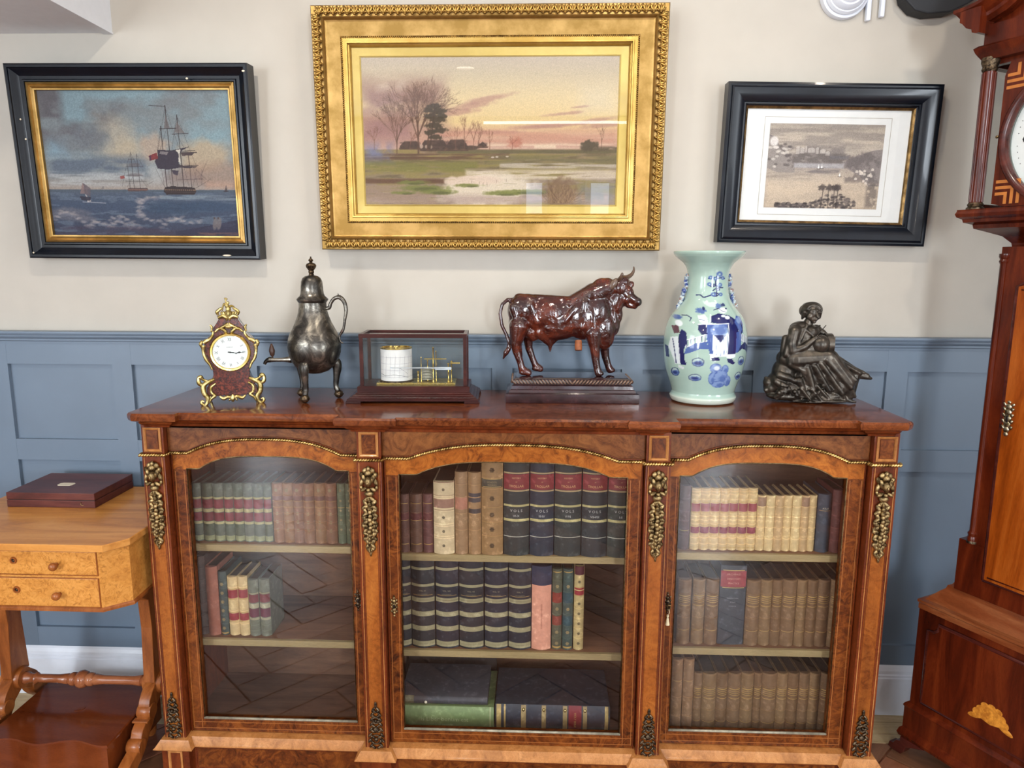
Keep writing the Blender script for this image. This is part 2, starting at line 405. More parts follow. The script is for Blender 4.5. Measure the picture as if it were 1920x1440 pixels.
win('added_window_5',-2.9,1.45,1.8,1.5,'x',-3.1); win('added_window_6',-2.7,1.35,1.6,1.6,'x',3.26)  # both side windows are unseen additions for light

# dome camera, conduits, black beam end on the wall at upper right
c=at(1581,-8,-.0); 
t=thing('security_camera','white ribbed security camera with black dome lens on the wall, upper right','security camera',(c.x,-.001,c.z-.0),(PI/2,0,0))
q=thing  # (local z points into the room)
P('housing',MB().lathe([(.066,0),(.066,.012),(.064,.018),(.058,.020),(.058,.026),(.053,.034),(.050,.0345),(.047,.044),(.040,.052),(.036,.052),(.032,.058),(.026,.060)],40),M['skirt'],t,25)
P('lens_dome',MB().ell((.006,.004,.058),(.023,.023,.016),seg=20,rings=10),plain('black_glass_dome',(16,18,24),.06,coat=1),t,180)
P('lens_ring',MB().lathe([(.012,.070),(.015,.0725),(.012,.075)],16,cap=False),M['brass'],t,60)
for px,pz,lab in ((1626,40,'white plastic conduit just right of the security camera'),(1652,33,'shorter white plastic conduit farther right of the security camera')):
    c=at(px,pz,-.01); o=P('conduit',MB().box(-.0062,.0062,-.016,0,0,.30),M['skirt'],None,None,.003); o.location=(c.x,-.002,c.z)
    tag(o,lab,'conduit','white conduits by the camera')
pts=[(1678,-30),(1686,8),(1703,27),(1728,34),(1768,31),(1800,16),(1850,-14),(1860,-60),(1700,-60)]
pp=[at(x,y,-.015) for x,y in pts]; cx=pp[3].x; cz=pp[3].z
bb=MB().prism([(p.x-cx,p.z-cz) for p in pp][::-1],-.05,0)
o=P('ceiling_beam_end',bb,plain('black_painted_oak',(30,32,37),.6,bump=.4,nscale=30),None,None,.004); o.location=(cx,-.002,cz)
tag(o,'black rough-hewn timber block high on the wall above the tall clock','timber block')
# ------------------------------------------------------------------ painter on arbitrary points, colours stored per vertex
def vnoise(X,Y,seed=0):
    xi=np.floor(X).astype(int); yi=np.floor(Y).astype(int); fx=X-xi; fy=Y-yi
    def h(a,b):
        n=(a*374761393+b*668265263+seed*1274126177)&0xffffffff
        n=((n^(n>>13))*1274126177)&0xffffffff
        return ((n^(n>>16))&0xffff)/65535.
    u=fx*fx*(3-2*fx); v=fy*fy*(3-2*fy)
    return (h(xi,yi)*(1-u)+h(xi+1,yi)*u)*(1-v)+(h(xi,yi+1)*(1-u)+h(xi+1,yi+1)*u)*v
def fbm(X,Y,o=4,seed=0):
    s=0;a=.5
    for i in range(o): s=s+a*vnoise(X*2**i,Y*2**i,seed+i); a*=.5
    return s/(1-.5**o)
class Paint:
    def __init__(s,X,Y,base=(200,200,200)):
        s.X=X;s.Y=Y;s.C=np.tile(np.array(base,float)/255,(len(X),1))
    def sel(s,x0,x1,y0,y1): return np.nonzero((s.X>=x0)&(s.X<=x1)&(s.Y>=y0)&(s.Y<=y1))[0]
    def blend(s,idx,a,c):
        a=np.clip(a,0,1)[:,None]; s.C[idx]=s.C[idx]*(1-a)+np.array(c,float)/255*a
    def vgrad(s,stops):
        ys=[q[0] for q in stops]
        for k in range(3): s.C[:,k]=np.interp(s.Y,ys,[q[1][k]/255 for q in stops])
    def seg(s,x0,y0,x1,y1,w,c,a=1,soft=1.5):
        m=w+soft+1; I=s.sel(min(x0,x1)-m,max(x0,x1)+m,min(y0,y1)-m,max(y0,y1)+m)
        if not len(I): return
        X=s.X[I]-x0;Y=s.Y[I]-y0;dx=x1-x0;dy=y1-y0;L=dx*dx+dy*dy+1e-9
        t=np.clip((X*dx+Y*dy)/L,0,1); d=np.hypot(X-t*dx,Y-t*dy)
        s.blend(I,a*np.clip((w/2+soft/2-d)/soft,0,1),c)
    def path(s,pts,w,c,a=1,soft=1.5):
        for p,q in zip(pts,pts[1:]): s.seg(*p,*q,w,c,a,soft)
    def ell(s,cx,cy,rx,ry,c,a=1,soft=.15,rot=0,ns=0,nscale=12,seed=0):
        R=max(rx,ry)*(1+soft)+2; I=s.sel(cx-R,cx+R,cy-R,cy+R)
        if not len(I): return
        X=s.X[I]-cx;Y=s.Y[I]-cy; ca,sa=math.cos(rot),math.sin(rot)
        U=(X*ca+Y*sa)/rx; V=(-X*sa+Y*ca)/ry; d=np.hypot(U,V)
        if ns: d=d+ns*(fbm(s.X[I]/nscale,s.Y[I]/nscale,3,seed)-.5)*2
        s.blend(I,a*np.clip((1-d)/soft+.5,0,1),c)
    def poly(s,pts,c,a=1):
        xs=[p[0] for p in pts];ys=[p[1] for p in pts]; I=s.sel(min(xs),max(xs),min(ys),max(ys))
        if not len(I): return
        X=s.X[I];Y=s.Y[I]; ins=np.zeros(len(I),bool)
        for (x0,y0),(x1,y1) in zip(pts,pts[1:]+pts[:1]):
            if y0==y1: continue
            c_=((y0>Y)!=(y1>Y))&(X<(x1-x0)*(Y-y0)/(y1-y0)+x0); ins^=c_
        s.blend(I,a*ins.astype(float),c)
    def band(s,x0,x1,y0,y1,c,a=1,soft=10,ns=0,sx=60,sy=12,seed=0,thr=.5,k=6):
        I=s.sel(x0,x1,y0,y1)
        if not len(I): return
        X=s.X[I];Y=s.Y[I]
        e=np.minimum.reduce([(X-x0)/soft,(x1-X)/soft,(Y-y0)/soft,(y1-Y)/soft])
        al=np.clip(e,0,1)
        if ns: al=al*np.clip((fbm(X/sx,Y/sy,4,seed)-thr)*k+.5,0,1)
        s.blend(I,a*al,c)
    def grain(s,amt,sc=1.5,seed=5):
        s.C*= (1+amt*(fbm(s.X/sc,s.Y/sc,2,seed)-.5)*2)[:,None]
    def linear(s):
        c=np.clip(s.C,0,1); return np.where(c<=.04045,c/12.92,((c+.055)/1.055)**2.4)
def put_colors(me,lin_rgb):
    a=me.color_attributes.new('Col','FLOAT_COLOR','POINT'); d=np.ones((len(lin_rgb),4)); d[:,:3]=lin_rgb
    a.data.foreach_set('color',d.ravel())
def canvas(name,w,h,nu,nv,xr,yr,paintfn,mat,parent,loc,base=(200,200,200)):
    # xr/yr: picture coordinates of the left/right and top/bottom edges
    u,v=np.meshgrid(np.linspace(0,1,nu),np.linspace(0,1,nv)); u=u.ravel();v=v.ravel()
    p=Paint(xr[0]+(xr[1]-xr[0])*u,yr[0]+(yr[1]-yr[0])*v,base); paintfn(p)
    vs=np.stack([(u-.5)*w,np.zeros_like(u),h*(1-v)],1)
    idx=np.arange(nu*nv).reshape(nv,nu); f=np.stack([idx[1:,:-1],idx[1:,1:],idx[:-1,1:],idx[:-1,:-1]],-1).reshape(-1,4)
    me=bpy.data.meshes.new(name); me.vertices.add(len(vs)); me.vertices.foreach_set('co',vs.ravel())
    me.loops.add(f.size); me.loops.foreach_set('vertex_index',f.ravel().astype(np.int32))
    me.polygons.add(len(f)); me.polygons.foreach_set('loop_start',np.arange(0,f.size,4,dtype=np.int32))
    me.update(); me.validate(); put_colors(me,p.linear()); me.materials.append(mat)
    o=link(name,me,parent); o.location=loc; return o
# ---- ship painting (picture coordinates: 1065 x 795)
def paint_ship(p):
    X,Y=p.X,p.Y
    p.vgrad([(0,(128,130,134)),(120,(134,144,148)),(330,(142,158,164)),(450,(150,158,160)),(535,(176,160,148)),(540,(92,104,122)),(620,(70,86,114)),(795,(62,68,92))])
    p.band(-50,500,-60,330,(102,98,104),.95,90,1,170,90,3,.42,4)
    p.band(100,1100,-50,330,(140,176,188),.8,60,1,190,120,8,.46,3)
    p.band(0,160,230,380,(140,182,205),.7,60)
    p.ell(390,270,130,120,(190,180,158),.8,.8,0,.35,60,2); p.ell(470,330,80,70,(204,184,152),.7,.8,0,.3,40,4)
    p.ell(290,260,90,60,(92,104,122),.6,.8,0,.4,40,6); p.ell(150,250,130,70,(120,122,128),.6,.8,0,.4,50,7)
    p.band(0,600,330,480,(98,112,132),.85,50,1,180,40,11,.4,4)
    p.band(0,560,430,530,(196,200,200),.7,25,1,160,14,12,.5,5)
    p.ell(620,310,80,75,(200,172,146),.8,.7,0,.35,40,13); p.ell(900,350,150,85,(206,178,140),.8,.7,0,.35,60,14)
    p.ell(960,450,220,60,(172,140,120),.75,.8,0,.35,60,15); p.band(560,700,380,530,(200,200,196),.5,50)
    p.band(880,1070,480,540,(206,160,134),.6,25)
    # sea
    I=p.sel(-5,1100,536,800); n=fbm(X[I]/90,Y[I]/16,5,21); p.blend(I,np.clip((n-.5)*3,0,.45),(40,54,86)); p.blend(I,np.clip((n-.55)*5,0,.5),(128,146,164))
    p.band(0,1070,534,552,(84,98,112),.8,6)
    p.band(620,1070,560,600,(150,166,176),.7,14,1,120,9,23,.46,5)
    p.ell(700,640,150,34,(56,76,104),.8,.5,0,.3,30,25); p.ell(900,630,160,30,(58,80,110),.7,.5)
    for (a,b,c_,d) in ((0,680,120,40),(60,660,90,30),(120,700,70,30)): p.ell(a+60,b,c_,d*.7,(120,118,130),.6,.6,.1,.4,24,a+1)
    for pts in ([(20,700),(60,668),(110,672),(160,705),(200,742)],[(215,745),(240,720),(285,728),(330,742),(370,712),(410,726),(455,752)],[(330,700),(400,690),(450,720),(500,755)],[(490,672),(540,700),(600,712),(680,700),(740,690)],[(620,740),(700,705),(780,720),(850,712)],[(500,590),(520,612),(500,650),(520,680)],[(520,600),(560,585),(620,580)]):
        sm=[(q.x,q.y) for q in smoothcurve([(a,b,0) for a,b in pts],6)]
        [p.ell(a_+10*math.sin(i_*1.7),b_+7*math.cos(i_*2.3),16,6,[(176,164,164),(204,190,180),(140,140,156)][i_%3],.38,.9,.35*math.sin(i_),.5,9,i_) for i_,(a_,b_) in enumerate(sm)]
    p.band(0,1070,735,800,(74,62,84),.7,18,1,140,22,27,.45,4)
    p.poly([(700,770),(840,745),(1000,715),(1065,700),(1065,800),(700,800)],(52,50,76),.75); p.band(820,1060,770,796,(140,96,84),.6,10,1,50,8,2,.45,5)
    for cx in (928,950): p.ell(cx,725,13,34,(128,118,118),.8,.4,.2); p.ell(cx-2,693,5,7,(90,72,72),.9,.4)
    D=(58,48,52)
    # large ship
    p.poly([(652,545),(662,522),(700,516),(790,520),(828,524),(838,545),(826,562),(668,564)],(60,48,50)); p.seg(662,536,832,538,6,(150,118,92),.9,3); p.seg(664,548,830,550,3,(90,72,66),.8,2)
    for x in range(672,826,11): p.ell(x,537,2.6,2.6,(40,32,36),1,.4)
    for x,y0,w in ((705,80,4),(765,130,4),(670,190,4),(810,330,3)): p.seg(x,y0,x+4,525,w,D,1,2)
    p.seg(616,80,704,86,3,D,1,2); p.poly([(702,130),(688,205),(722,205)],(112,100,98),.75); p.poly([(762,165),(742,225),(800,228)],(122,108,104),.7)
    for y,x0,x1,w in ((205,664,756,4),(233,730,820,3),(335,650,858,4),(325,770,850,3),(405,760,860,3),(480,740,880,2)): p.seg(x0,y,x1,y-4,w,D,1,2)
    p.poly([(640,318),(720,320),(822,300),(780,318),(760,345),(752,390),(770,412),(690,425),(632,420),(618,380),(640,350)],(66,58,72))
    p.poly([(758,340),(742,320),(770,314),(758,350),(764,390),(752,380)],(226,216,200)); p.poly([(655,325),(700,330),(690,345),(650,340)],(150,140,140),.8)
    p.poly([(770,335),(848,328),(830,348),(775,350)],(84,70,72)); p.poly([(750,400),(862,408),(840,414),(790,418),(760,412)],(78,66,72)); p.poly([(710,428),(748,430),(740,458),(716,450)],(64,58,76))
    p.poly([(588,350),(634,332),(640,365),(590,378)],(142,56,58)); p.poly([(588,352),(600,348),(602,374),(590,378)],(90,50,70))
    for a in ((705,90,640,330),(705,90,760,300),(765,135,720,320),(765,135,850,410),(670,195,640,320),(820,400,900,480),(830,530,925,475),(860,480,905,390),(870,500,880,420),(652,420,660,520),(690,425,700,520),(730,430,735,520),(780,420,800,520),(830,415,850,520),(850,420,820,520),(620,420,660,520),(700,210,650,330),(760,240,800,330)): p.seg(*a,1.6,D,.65,2)
    p.band(640,900,420,520,(140,110,106),.35,40)
    # second ship
    p.poly([(448,536),(456,528),(560,528),(566,534),(558,544),(452,546)],(96,76,76)); p.seg(452,535,562,536,3,(170,120,100),.9,2)
    for x,y0 in ((487,330),(520,340),(463,400)): p.seg(x,y0,x+2,530,2.5,D,.85,2)
    for y,x0,x1 in ((370,470,505),(410,455,550),(460,450,545),(490,445,560)): p.seg(x0,y,x1,y,2.2,D,.8,2)
    for a in ((487,335,455,410),(487,335,520,410),(520,345,550,410),(490,460,450,520),(520,460,560,520),(560,510,600,490),(455,410,420,520)): p.seg(*a,1.3,D,.6,2)
    p.ell(500,400,34,10,(96,84,88),.5,.5); p.ell(500,455,40,9,(104,90,92),.5,.5); p.poly([(414,462),(438,458),(440,474),(416,478)],(160,70,66),.9)
    # small boats
    p.poly([(176,560),(196,500),(206,505),(222,560)],(150,120,118),.85); p.poly([(200,500),(240,530),(232,580),(204,560)],(108,96,104),.8); p.poly([(205,560),(236,604),(212,606)],(206,196,190),.9); p.seg(186,606,316,612,4,(200,200,206),.7,3); p.poly([(170,572),(236,580),(228,600),(180,596)],(56,52,70),.9)
    p.poly([(996,540),(1008,506),(1012,540)],(92,78,80),.9); p.ell(1004,543,14,4,(64,56,66),.9,.5); p.poly([(300,532),(312,515),(318,532)],(120,110,112),.6)
    p.grain(.09,2.2); p.grain(.08,6,9)
    g_=p.C.mean(1,keepdims=True); p.C=(g_+(p.C-g_)*.86)*.80
# ---- landscape in the gold frame (picture coordinates 1310 x 770)
def paint_land(p):
    X,Y=p.X,p.Y
    p.vgrad([(0,(200,188,172)),(90,(206,192,164)),(200,(224,204,160)),(330,(228,202,146)),(400,(208,168,140)),(470,(200,164,146)),(478,(150,124,100)),(560,(132,118,78)),(650,(150,130,112)),(770,(160,138,118))])
    p.band(-80,480,60,470,(150,116,112),.85,130,1,170,90,31,.36,3); p.band(-60,300,250,470,(158,118,116),.8,80)
    p.band(60,240,70,190,(214,196,176),.6,50,1,80,40,3,.45,4)
    for (x,y,rx,ry,r) in ((640,215,120,14,-.2),(560,250,110,16,-.18),(500,280,90,14,-.1),(1040,290,90,8,-.1),(1120,255,50,5,-.1),(950,350,160,9,-.05),(1180,330,120,12,-.15),(1240,350,100,12,-.1),(900,360,120,8,-.04),(640,385,160,9,0)):
        p.ell(x,y,rx,ry,(176,132,120),.65,.8,r,.4,30,int(x)); 
    p.band(200,1320,360,470,(196,138,116),.55,40,1,220,18,35,.45,4); p.band(640,1320,440,474,(230,206,176),.7,12,1,200,10,37,.42,4); p.band(880,1000,448,474,(236,220,190),.7,10)
    p.band(1080,1320,110,330,(214,206,188),.35,90)
    # ground
    G1,G2=(120,116,62),(86,66,44)
    I=p.sel(-5,1320,476,775); n=fbm(X[I]/120,Y[I]/14,5,41); p.blend(I,np.clip((n-.47)*5,0,.7),(146,132,70)); p.blend(I,np.clip((.45-n)*5,0,.6),(98,84,56))
    p.band(-20,760,492,532,(92,62,46),.85,12,1,200,10,43,.36,6); p.band(-20,600,530,600,(120,118,56),.7,14,1,120,12,44,.42,5)
    p.band(380,1320,474,500,(98,92,62),.8,8); p.band(620,1320,500,560,(112,104,70),.7,14,1,160,9,46,.4,5)
    Wt=(222,206,186)
    p.band(520,1320,575,640,Wt,.75,16,1,200,13,51,.40,7); p.band(700,1320,540,580,(196,184,170),.8,10,1,190,8,52,.45,7)
    p.ell(640,690,240,85,(226,212,190),.95,.35,-.05,.25,50,53); p.ell(560,640,150,26,(222,200,180),.9,.4,0,.3,30,54)
    p.band(-20,1320,700,780,(178,156,146),.75,30,1,260,20,55,.38,4); p.band(-20,420,625,660,(96,64,44),.85,10,1,220,10,56,.38,6); p.band(-20,380,655,775,(158,134,116),.8,14,1,200,20,57,.35,4)
    for (x,y,rx,ry) in ((300,680,130,16),(380,700,100,14),(540,665,70,9),(250,650,80,10),(200,705,60,8),(860,700,180,12),(720,710,90,9)):
        p.ell(x,y,rx,ry,(118,124,58),.85,.5,0,.4,20,int(x)); p.ell(x+20,y+6,rx*.5,ry*.6,(78,80,40),.6,.6,0,.4,16,int(x)+1)
    for (x,y) in ((620,650),(640,658),(560,640),(740,632),(690,636),(600,645)): p.seg(x,y,x,y+14,2,(90,72,60),.6,2)
    for i in range(60):
        x=rng.rand()*1300; y=480+rng.rand()*270; p.seg(x,y,x+20+rng.rand()*60,y+rng.randn()*2,2,[(200,180,150),(88,86,44),(150,140,74)][i%3],.5,3)
    p.band(-20,170,420,560,(116,118,150),.75,60,1,50,40,61,.35,4); p.band(0,110,460,520,(124,136,176),.5,40)
    # cottages
    for (x0,x1,yt,yb) in ((185,300,432,476),(292,440,426,484),(425,545,424,482),(590,645,436,468)):
        p.poly([(x0,yb),(x0+4,(yt+yb)/2),(x0+26,yt),(x1-26,yt-2),(x1-6,(yt+yb)/2),(x1,yb)],(88,68,58)); p.seg(x0+26,yt,x1-26,yt-2,4,(130,104,90),.8,4); p.seg(x0,yb-8,x1,yb-6,7,(110,82,64),.8,4)
        p.band(x0,x1,yt,yb,(60,46,42),.5,6,1,16,10,int(x0),.5,6)
    p.ell(560,466,36,12,(74,58,48),.9,.4); p.ell(300,458,9,12,(206,180,160),.8,.4); p.ell(325,460,6,10,(196,170,150),.7,.4); p.ell(350,462,7,9,(206,180,150),.6,.4)
    p.ell(670,516,9,4,(220,206,190),.9,.4); p.ell(692,514,8,4,(220,206,190),.9,.4); p.ell(745,512,8,4,(214,200,180),.8,.4)
    # trees
    def tree(x,y,L,a,w,d,c,spread=.42,al=.9):
        x2=x+L*math.sin(a); y2=y-L*math.cos(a); p.seg(x,y,x2,y2,max(w,1.1),c,al,1.6)
        if d==0: return
        for k in range(3 if d>2 else 2):
            tree(x+(x2-x)*(.55+.45*rng.rand()),y+(y2-y)*(.6+.4*rng.rand()),L*(.62+.2*rng.rand()),a+(rng.rand()-.5)*2*spread+(k-.8)*.22,w*.62,d-1,c,spread,al*.95)
    T=(92,66,52)
    tree(284,495,120,0,10,6,T,.42,.8); tree(284,420,110,-.3,6,5,T,.42,.75); tree(288,400,110,.35,6,5,T,.42,.75); tree(284,380,100,.05,5,5,T,.5,.7)
    p.ell(300,200,110,80,(150,112,92),.25,.7,0,.4,25,71)
    tree(172,495,105,.02,6,5,T,.42,.75); tree(172,440,90,-.25,4,4,T,.42,.7); tree(172,440,90,.3,4,4,T,.42,.7); tree(165,380,60,-.3,4,3,T,.5,.7); p.ell(165,320,60,60,(150,114,96),.25,.7,0,.4,20,72)
    tree(330,480,110,.1,6,3,T,.4)
    for (x,y,rx,ry) in ((370,250,36,16),(395,275,38,15),(350,300,34,14),(390,320,40,16),(370,350,44,16),(400,375,38,14),(350,385,30,14),(375,410,34,14),(340,270,24,12),(412,300,26,12)): p.ell(x,y,rx,ry,(66,56,42),.9,.35,0,.5,10,int(x+y))
    p.seg(375,240,345,470,6,(70,52,42),.9,3)
    for x,h in ((525,110),(570,95),(600,80),(480,80),(55,90),(240,70)): tree(x,475,h*.6,rng.randn()*.05,4,4,(120,84,68),.45,.6)
    tree(655,478,40,0,3,3,(120,80,60),.5,.8); p.ell(785,440,36,26,(176,104,84),.6,.6,0,.5,12,75); tree(770,475,34,.1,3,3,(130,74,60),.5,.7)
    p.ell(1165,455,44,28,(74,66,48),.9,.4,0,.5,12,77); p.band(1120,1320,455,488,(84,72,52),.8,12,1,40,10,78,.35,5); tree(1230,480,50,0,3,3,T,.5,.6)
    # reeds
    p.ell(1020,705,82,76,(124,96,72),.8,.35,0,.35,16,81)
    for i in range(110):
        a=rng.randn()*.5; x=1020+rng.randn()*38; L=50+rng.rand()*55; p.seg(x,760,x+L*math.sin(a)*1.1,760-L*math.cos(a),1.6,[(176,146,108),(96,70,50),(140,112,80)][i%3],.7,2)
    p.band(1100,1320,640,775,(120,126,120),.5,40,1,30,60,83,.4,4)
    p.grain(.10,2.5); p.C*=.90
# ---- engraving (picture coordinates 615 x 455)
def paint_engr(p):
    X,Y=p.X,p.Y
    p.vgrad([(0,(168,160,150)),(90,(186,176,164)),(160,(176,168,158)),(200,(160,152,146)),(300,(186,174,160)),(455,(170,158,144))])
    p.band(-20,640,-10,150,(140,134,130),.6,20,1,140,18,91,.45,4)
    p.band(60,420,108,200,(134,128,126),.8,20,1,60,30,92,.36,5)
    p.poly([(0,60),(30,66),(45,90),(60,130),(110,170),(150,220),(152,262),(60,262),(0,240)],(150,144,140),.95)
    p.poly([(130,235),(140,170),(170,150),(230,150),(300,160),(360,185),(430,205),(430,235)],(146,140,136),.95); p.band(130,430,150,240,(112,106,104),.7,14,1,26,18,197,.42,5)
    p.path([(0,62),(40,88),(62,130),(112,170),(150,220)],4,(110,104,104),.7,4)
    for i in range(26): x=rng.rand()*120; y=110+rng.rand()*130; p.ell(x,y,10,7,[(206,200,192),(108,102,102)][i%2],.7,.5)
    p.ell(28,95,22,26,(214,210,206),.9,.4); p.ell(40,128,16,8,(220,214,208),.8,.4)
    for x,y,w,h in ((150,125,22,40),(172,130,26,30),(198,122,12,34),(214,132,40,24),(256,128,18,34),(280,138,30,22),(310,150,24,20)): p.poly([(x,y),(x+w*.5,y-6),(x+w,y),(x+w,y+h),(x,y+h)],(196,190,184),.62); p.seg(x+w,y,x+w,y+h,4,(110,104,104),.6,4); p.seg(x,y+h,x+w,y+h,6,(120,114,112),.6,5)
    p.band(130,360,160,210,(122,116,114),.7,10,1,24,12,95,.42,6)
    p.poly([(400,210),(430,190),(500,160),(560,138),(615,130),(615,330),(560,330),(500,270),(440,240)],(142,136,134),.95); p.band(420,615,140,320,(110,104,104),.6,14,1,30,30,96,.45,6)
    p.band(330,440,165,190,(120,118,122),.7,8); p.band(140,420,205,240,(178,176,178),.8,10); p.band(150,400,238,270,(118,114,116),.75,12,1,90,9,97,.4,5)
    p.band(-30,260,255,310,(146,138,130),.6,24,1,90,8,98,.4,5); p.band(0,640,300,460,(196,182,164),.7,20,1,120,30,99,.4,3)
    for x,y in ((275,222),(292,220),(393,262)): p.poly([(x,y+16),(x+4,y-8),(x+9,y+16)],(236,232,228)); p.seg(x-4,y+18,x+14,y+18,3,(70,66,68),.8,2)
    for i in range(16): x=470+rng.rand()*100; y=230+rng.rand()*80; p.poly([(x,y),(x+7,y-5),(x+14,y),(x+14,y+10),(x,y+10)],(214,206,196),.8)
    for i in range(230):
        x=60+rng.rand()*440; y=455-rng.rand()*(26+60*math.exp(-((x-380)/90)**2)); p.ell(x,y,5+rng.rand()*6,4+rng.rand()*4,[(70,66,68),(96,90,90),(130,122,118)][i%3],.75,.5)
    for x in (310,350,380,395): p.seg(x,455,x+rng.randn()*4,345,4,(74,68,68),.8,3); p.ell(x,340,20,16,(84,78,78),.8,.5,0,.5,8,int(x))
    p.band(540,620,300,455,(104,98,96),.6,20,1,20,20,101,.4,6)
    p.grain(.14,2.0,15); p.C=np.clip((p.C-.60)*1.25+.585,0,1)
VC=vcol('oil_paint_on_canvas',.6,0,.25,.25,bs=200); VW=vcol('watercolour_on_paper',.8); VE=vcol('engraving_ink_on_paper',.85)
# ---- frame 1: ship
def hang(bl,br,tl,y_bottom_front,tilt,th,roll=0):
    # lower-left/lower-right/upper-left front corners measured in the photo
    a=at(*bl,y_bottom_front); b=at(*br,y_bottom_front); w=(b-a).length
    c=(a+b)/2; return a,b,w
def picture(name,label,cx,z0,y,tilt,roll=0):
    t=thing(name,label,'painting' if 'engraving' not in label else 'engraving',(cx,y,z0),(tilt,roll,0)); return t
w,h=.711,.552
t=picture('ship_painting','seascape of two sailing ships in a black frame with gold slip, left on the wall',-1.1906,1.4615,-.052,math.radians(3.2),math.radians(.2))
prf=[(.0,.048),(.0,.0),(.006,-.003),(.016,-.003),(.018,.001),(.022,.003),(.03,.009),(.046,.016),(.058,.016),(.062,.012),(.068,.012),(.070,.018),(.074,.020),(.074,.03),(.074,.048)]
P('frame',sweep_rect(MB(),w,h,[(i*.68,y) for i,y in prf],-w/2),M['blackfr'],t,30)
gi=.0485; P('gilt_slip',sweep_rect(MB(),w-2*gi,h-2*gi,[(0,.04),(0,.013),(.005,.010),(.008,.016),(.012,.014),(.016,.019),(.020,.019),(.0205,.027),(.0205,.04)],-w/2+gi,gi),M['goldfr'],t,30)
gi+=.0195; canvas('canvas',w-2*gi,h-2*gi,372,290,(0,1065),(0,795),paint_ship,VC,t,(0,.028,gi))
for x,z,ww in ((.255,.012,.014),(-.33,.40,.003),(-.322,.345,.003),(.345,.53,.005),(.18,.51,.004),(-.34,.016,.003)):
    P('chip',MB().ell((x,.006 if z<.5 and z>.02 else -.0028,z),(ww,.0015,.0028),seg=8,rings=5),M['bone'],t,180,label='chipped pale spot')
# ---- frame 2: gold landscape
w,h=1.003,.673
t=picture('landscape_painting','large watercolour river landscape in a wide carved gold frame above the bookcase',-.1445,1.491,-.058,math.radians(2.2))
sl=MB()
P('frame',sweep_rect(MB(),w,h,[(0,.05),(0,.006),(.003,.002),(.029,.004),(.031,-.004),(.034,-.006),(.037,-.002),(.039,.004),(.045,.007),(.078,.017),(.080,.020),(.080,.05)],-w/2),M['goldfr'],t,30)
P('inner_frame',sweep_rect(MB(),w-.165,h-.165,[(0,.05),(0,.015),(.010,.016),(.012,.009),(.0155,.009),(.0165,.016),(.020,.018),(.022,.024),(.024,.026),(.024,.05)],-w/2+.0825,.0825),M['goldfl'],t,30)
g=.1055; P('gold_slip',sweep_rect(MB(),w-2*g,h-2*g,[(0,.05),(0,.028),(.022,.030),(.024,.027),(.0265,.030),(.0265,.05)],-w/2+g,g),M['goldmat'],t,None)
# beaded course round the sight edge of the hollow
bm_=MB(); bx=.0815
for k in range(150):
    for s in (0,1):
        x=-w/2+bx+(w-2*bx)*k/149; bm_.ell((x,.015,bx if s==0 else h-bx),(.0023,.003,.0034),seg=5,rings=4)
for k in range(94):
    for s in (0,1):
        z=bx+(h-2*bx)*k/93; bm_.ell((-w/2+bx if s==0 else w/2-bx,.015,z),(.0034,.003,.0023),seg=5,rings=4)
P('bead_course',bm_,M['goldor'],t,180,kind='stuff')
lm=MB()
for s in (-1,1):
    lm.ell((s*.0052,-.004,.000),(.0040,.005,.0125),Matrix.Rotation(s*.42,3,'Y'),7,6)
    lm.ell((s*.0085,-.002,-.004),(.0028,.004,.008),Matrix.Rotation(s*.95,3,'Y'),6,5)
lm.ell((0,-.006,-.001),(.0030,.006,.0120),None,7,6); lm.ell((0,-.007,-.011),(.0046,.005,.0040),None,7,5)
LEAF=mesh_from('leaf_ornament',lm,M['goldor'],180)
nx,nz=48,32
for k in range(nx):
    for s in (0,1):
        o=link('leaf_ornament',LEAF,t); o.location=(-w/2+.016+(w-.032)*(k+.5)/nx,.001,.0155 if s==0 else h-.0155); o.rotation_euler=(0,0 if s else PI,0)
for k in range(nz-1):
    for s in (0,1):
        o=link('leaf_ornament',LEAF,t); o.location=(-w/2+.0155 if s==0 else w/2-.0155,.001,.016+(h-.032)*(k+1)/nz); o.rotation_euler=(0,-PI/2 if s==0 else PI/2,0)
gi=.1312; canvas('picture_sheet',w-2*gi,h-2*gi,500,300,(0,1310),(0,770),paint_land,VW,t,(0,.031,gi))
P('glass',MB().box(-w/2+g+.001,w/2-g-.001,.0262,.0268,g+.001,h-g-.001),M['glassp'],t,None)
# ---- frame 3: engraving
w,h=.598,.4455
t=picture('framed_engraving','small grey river valley engraving in a broad black frame, right on the wall',.8232,1.511,-.05,math.radians(1.6),math.radians(1.05))
P('frame',sweep_rect(MB(),w,h,[(0,.046),(0,.004),(.006,.002),(.010,.003),(.012,-.001),(.016,-.003),(.030,.002),(.046,.010),(.050,.012),(.052,.016),(.056,.016),(.058,.022),(.062,.024),(.062,.046)],-w/2),M['blackfr'],t,30)
g=.0605; P('gilt_slip',sweep_rect(MB(),w-2*g,h-2*g,[(0,.045),(0,.023),(.005,.026),(.0065,.030),(.0065,.045)],-w/2+g,g),metal('aged_gilt_slip',(96,74,44),(150,120,76),.4),t,None)
g=.0665; P('mount_board',MB().box(-w/2+g,w/2-g,.034,.036,g,h-g),M['mount'],t,None)
gl_=plain('mount_wash_line',(176,172,160),.8); ix,iz=.0655,.0555
P('wash_line',sweep_rect(MB(),w-2*(g+ix-.016),h-2*(g+.004),[(0,.0345),(0,.0335),(.0012,.0335),(.0012,.0345)],-w/2+g+ix-.016,g+.004) if False else sweep_rect(MB(),.361,.275,[(0,.0345),(0,.0337),(.0016,.0337),(.0016,.0345)],-.1805,(h-.275)/2-.002),gl_,t,None)
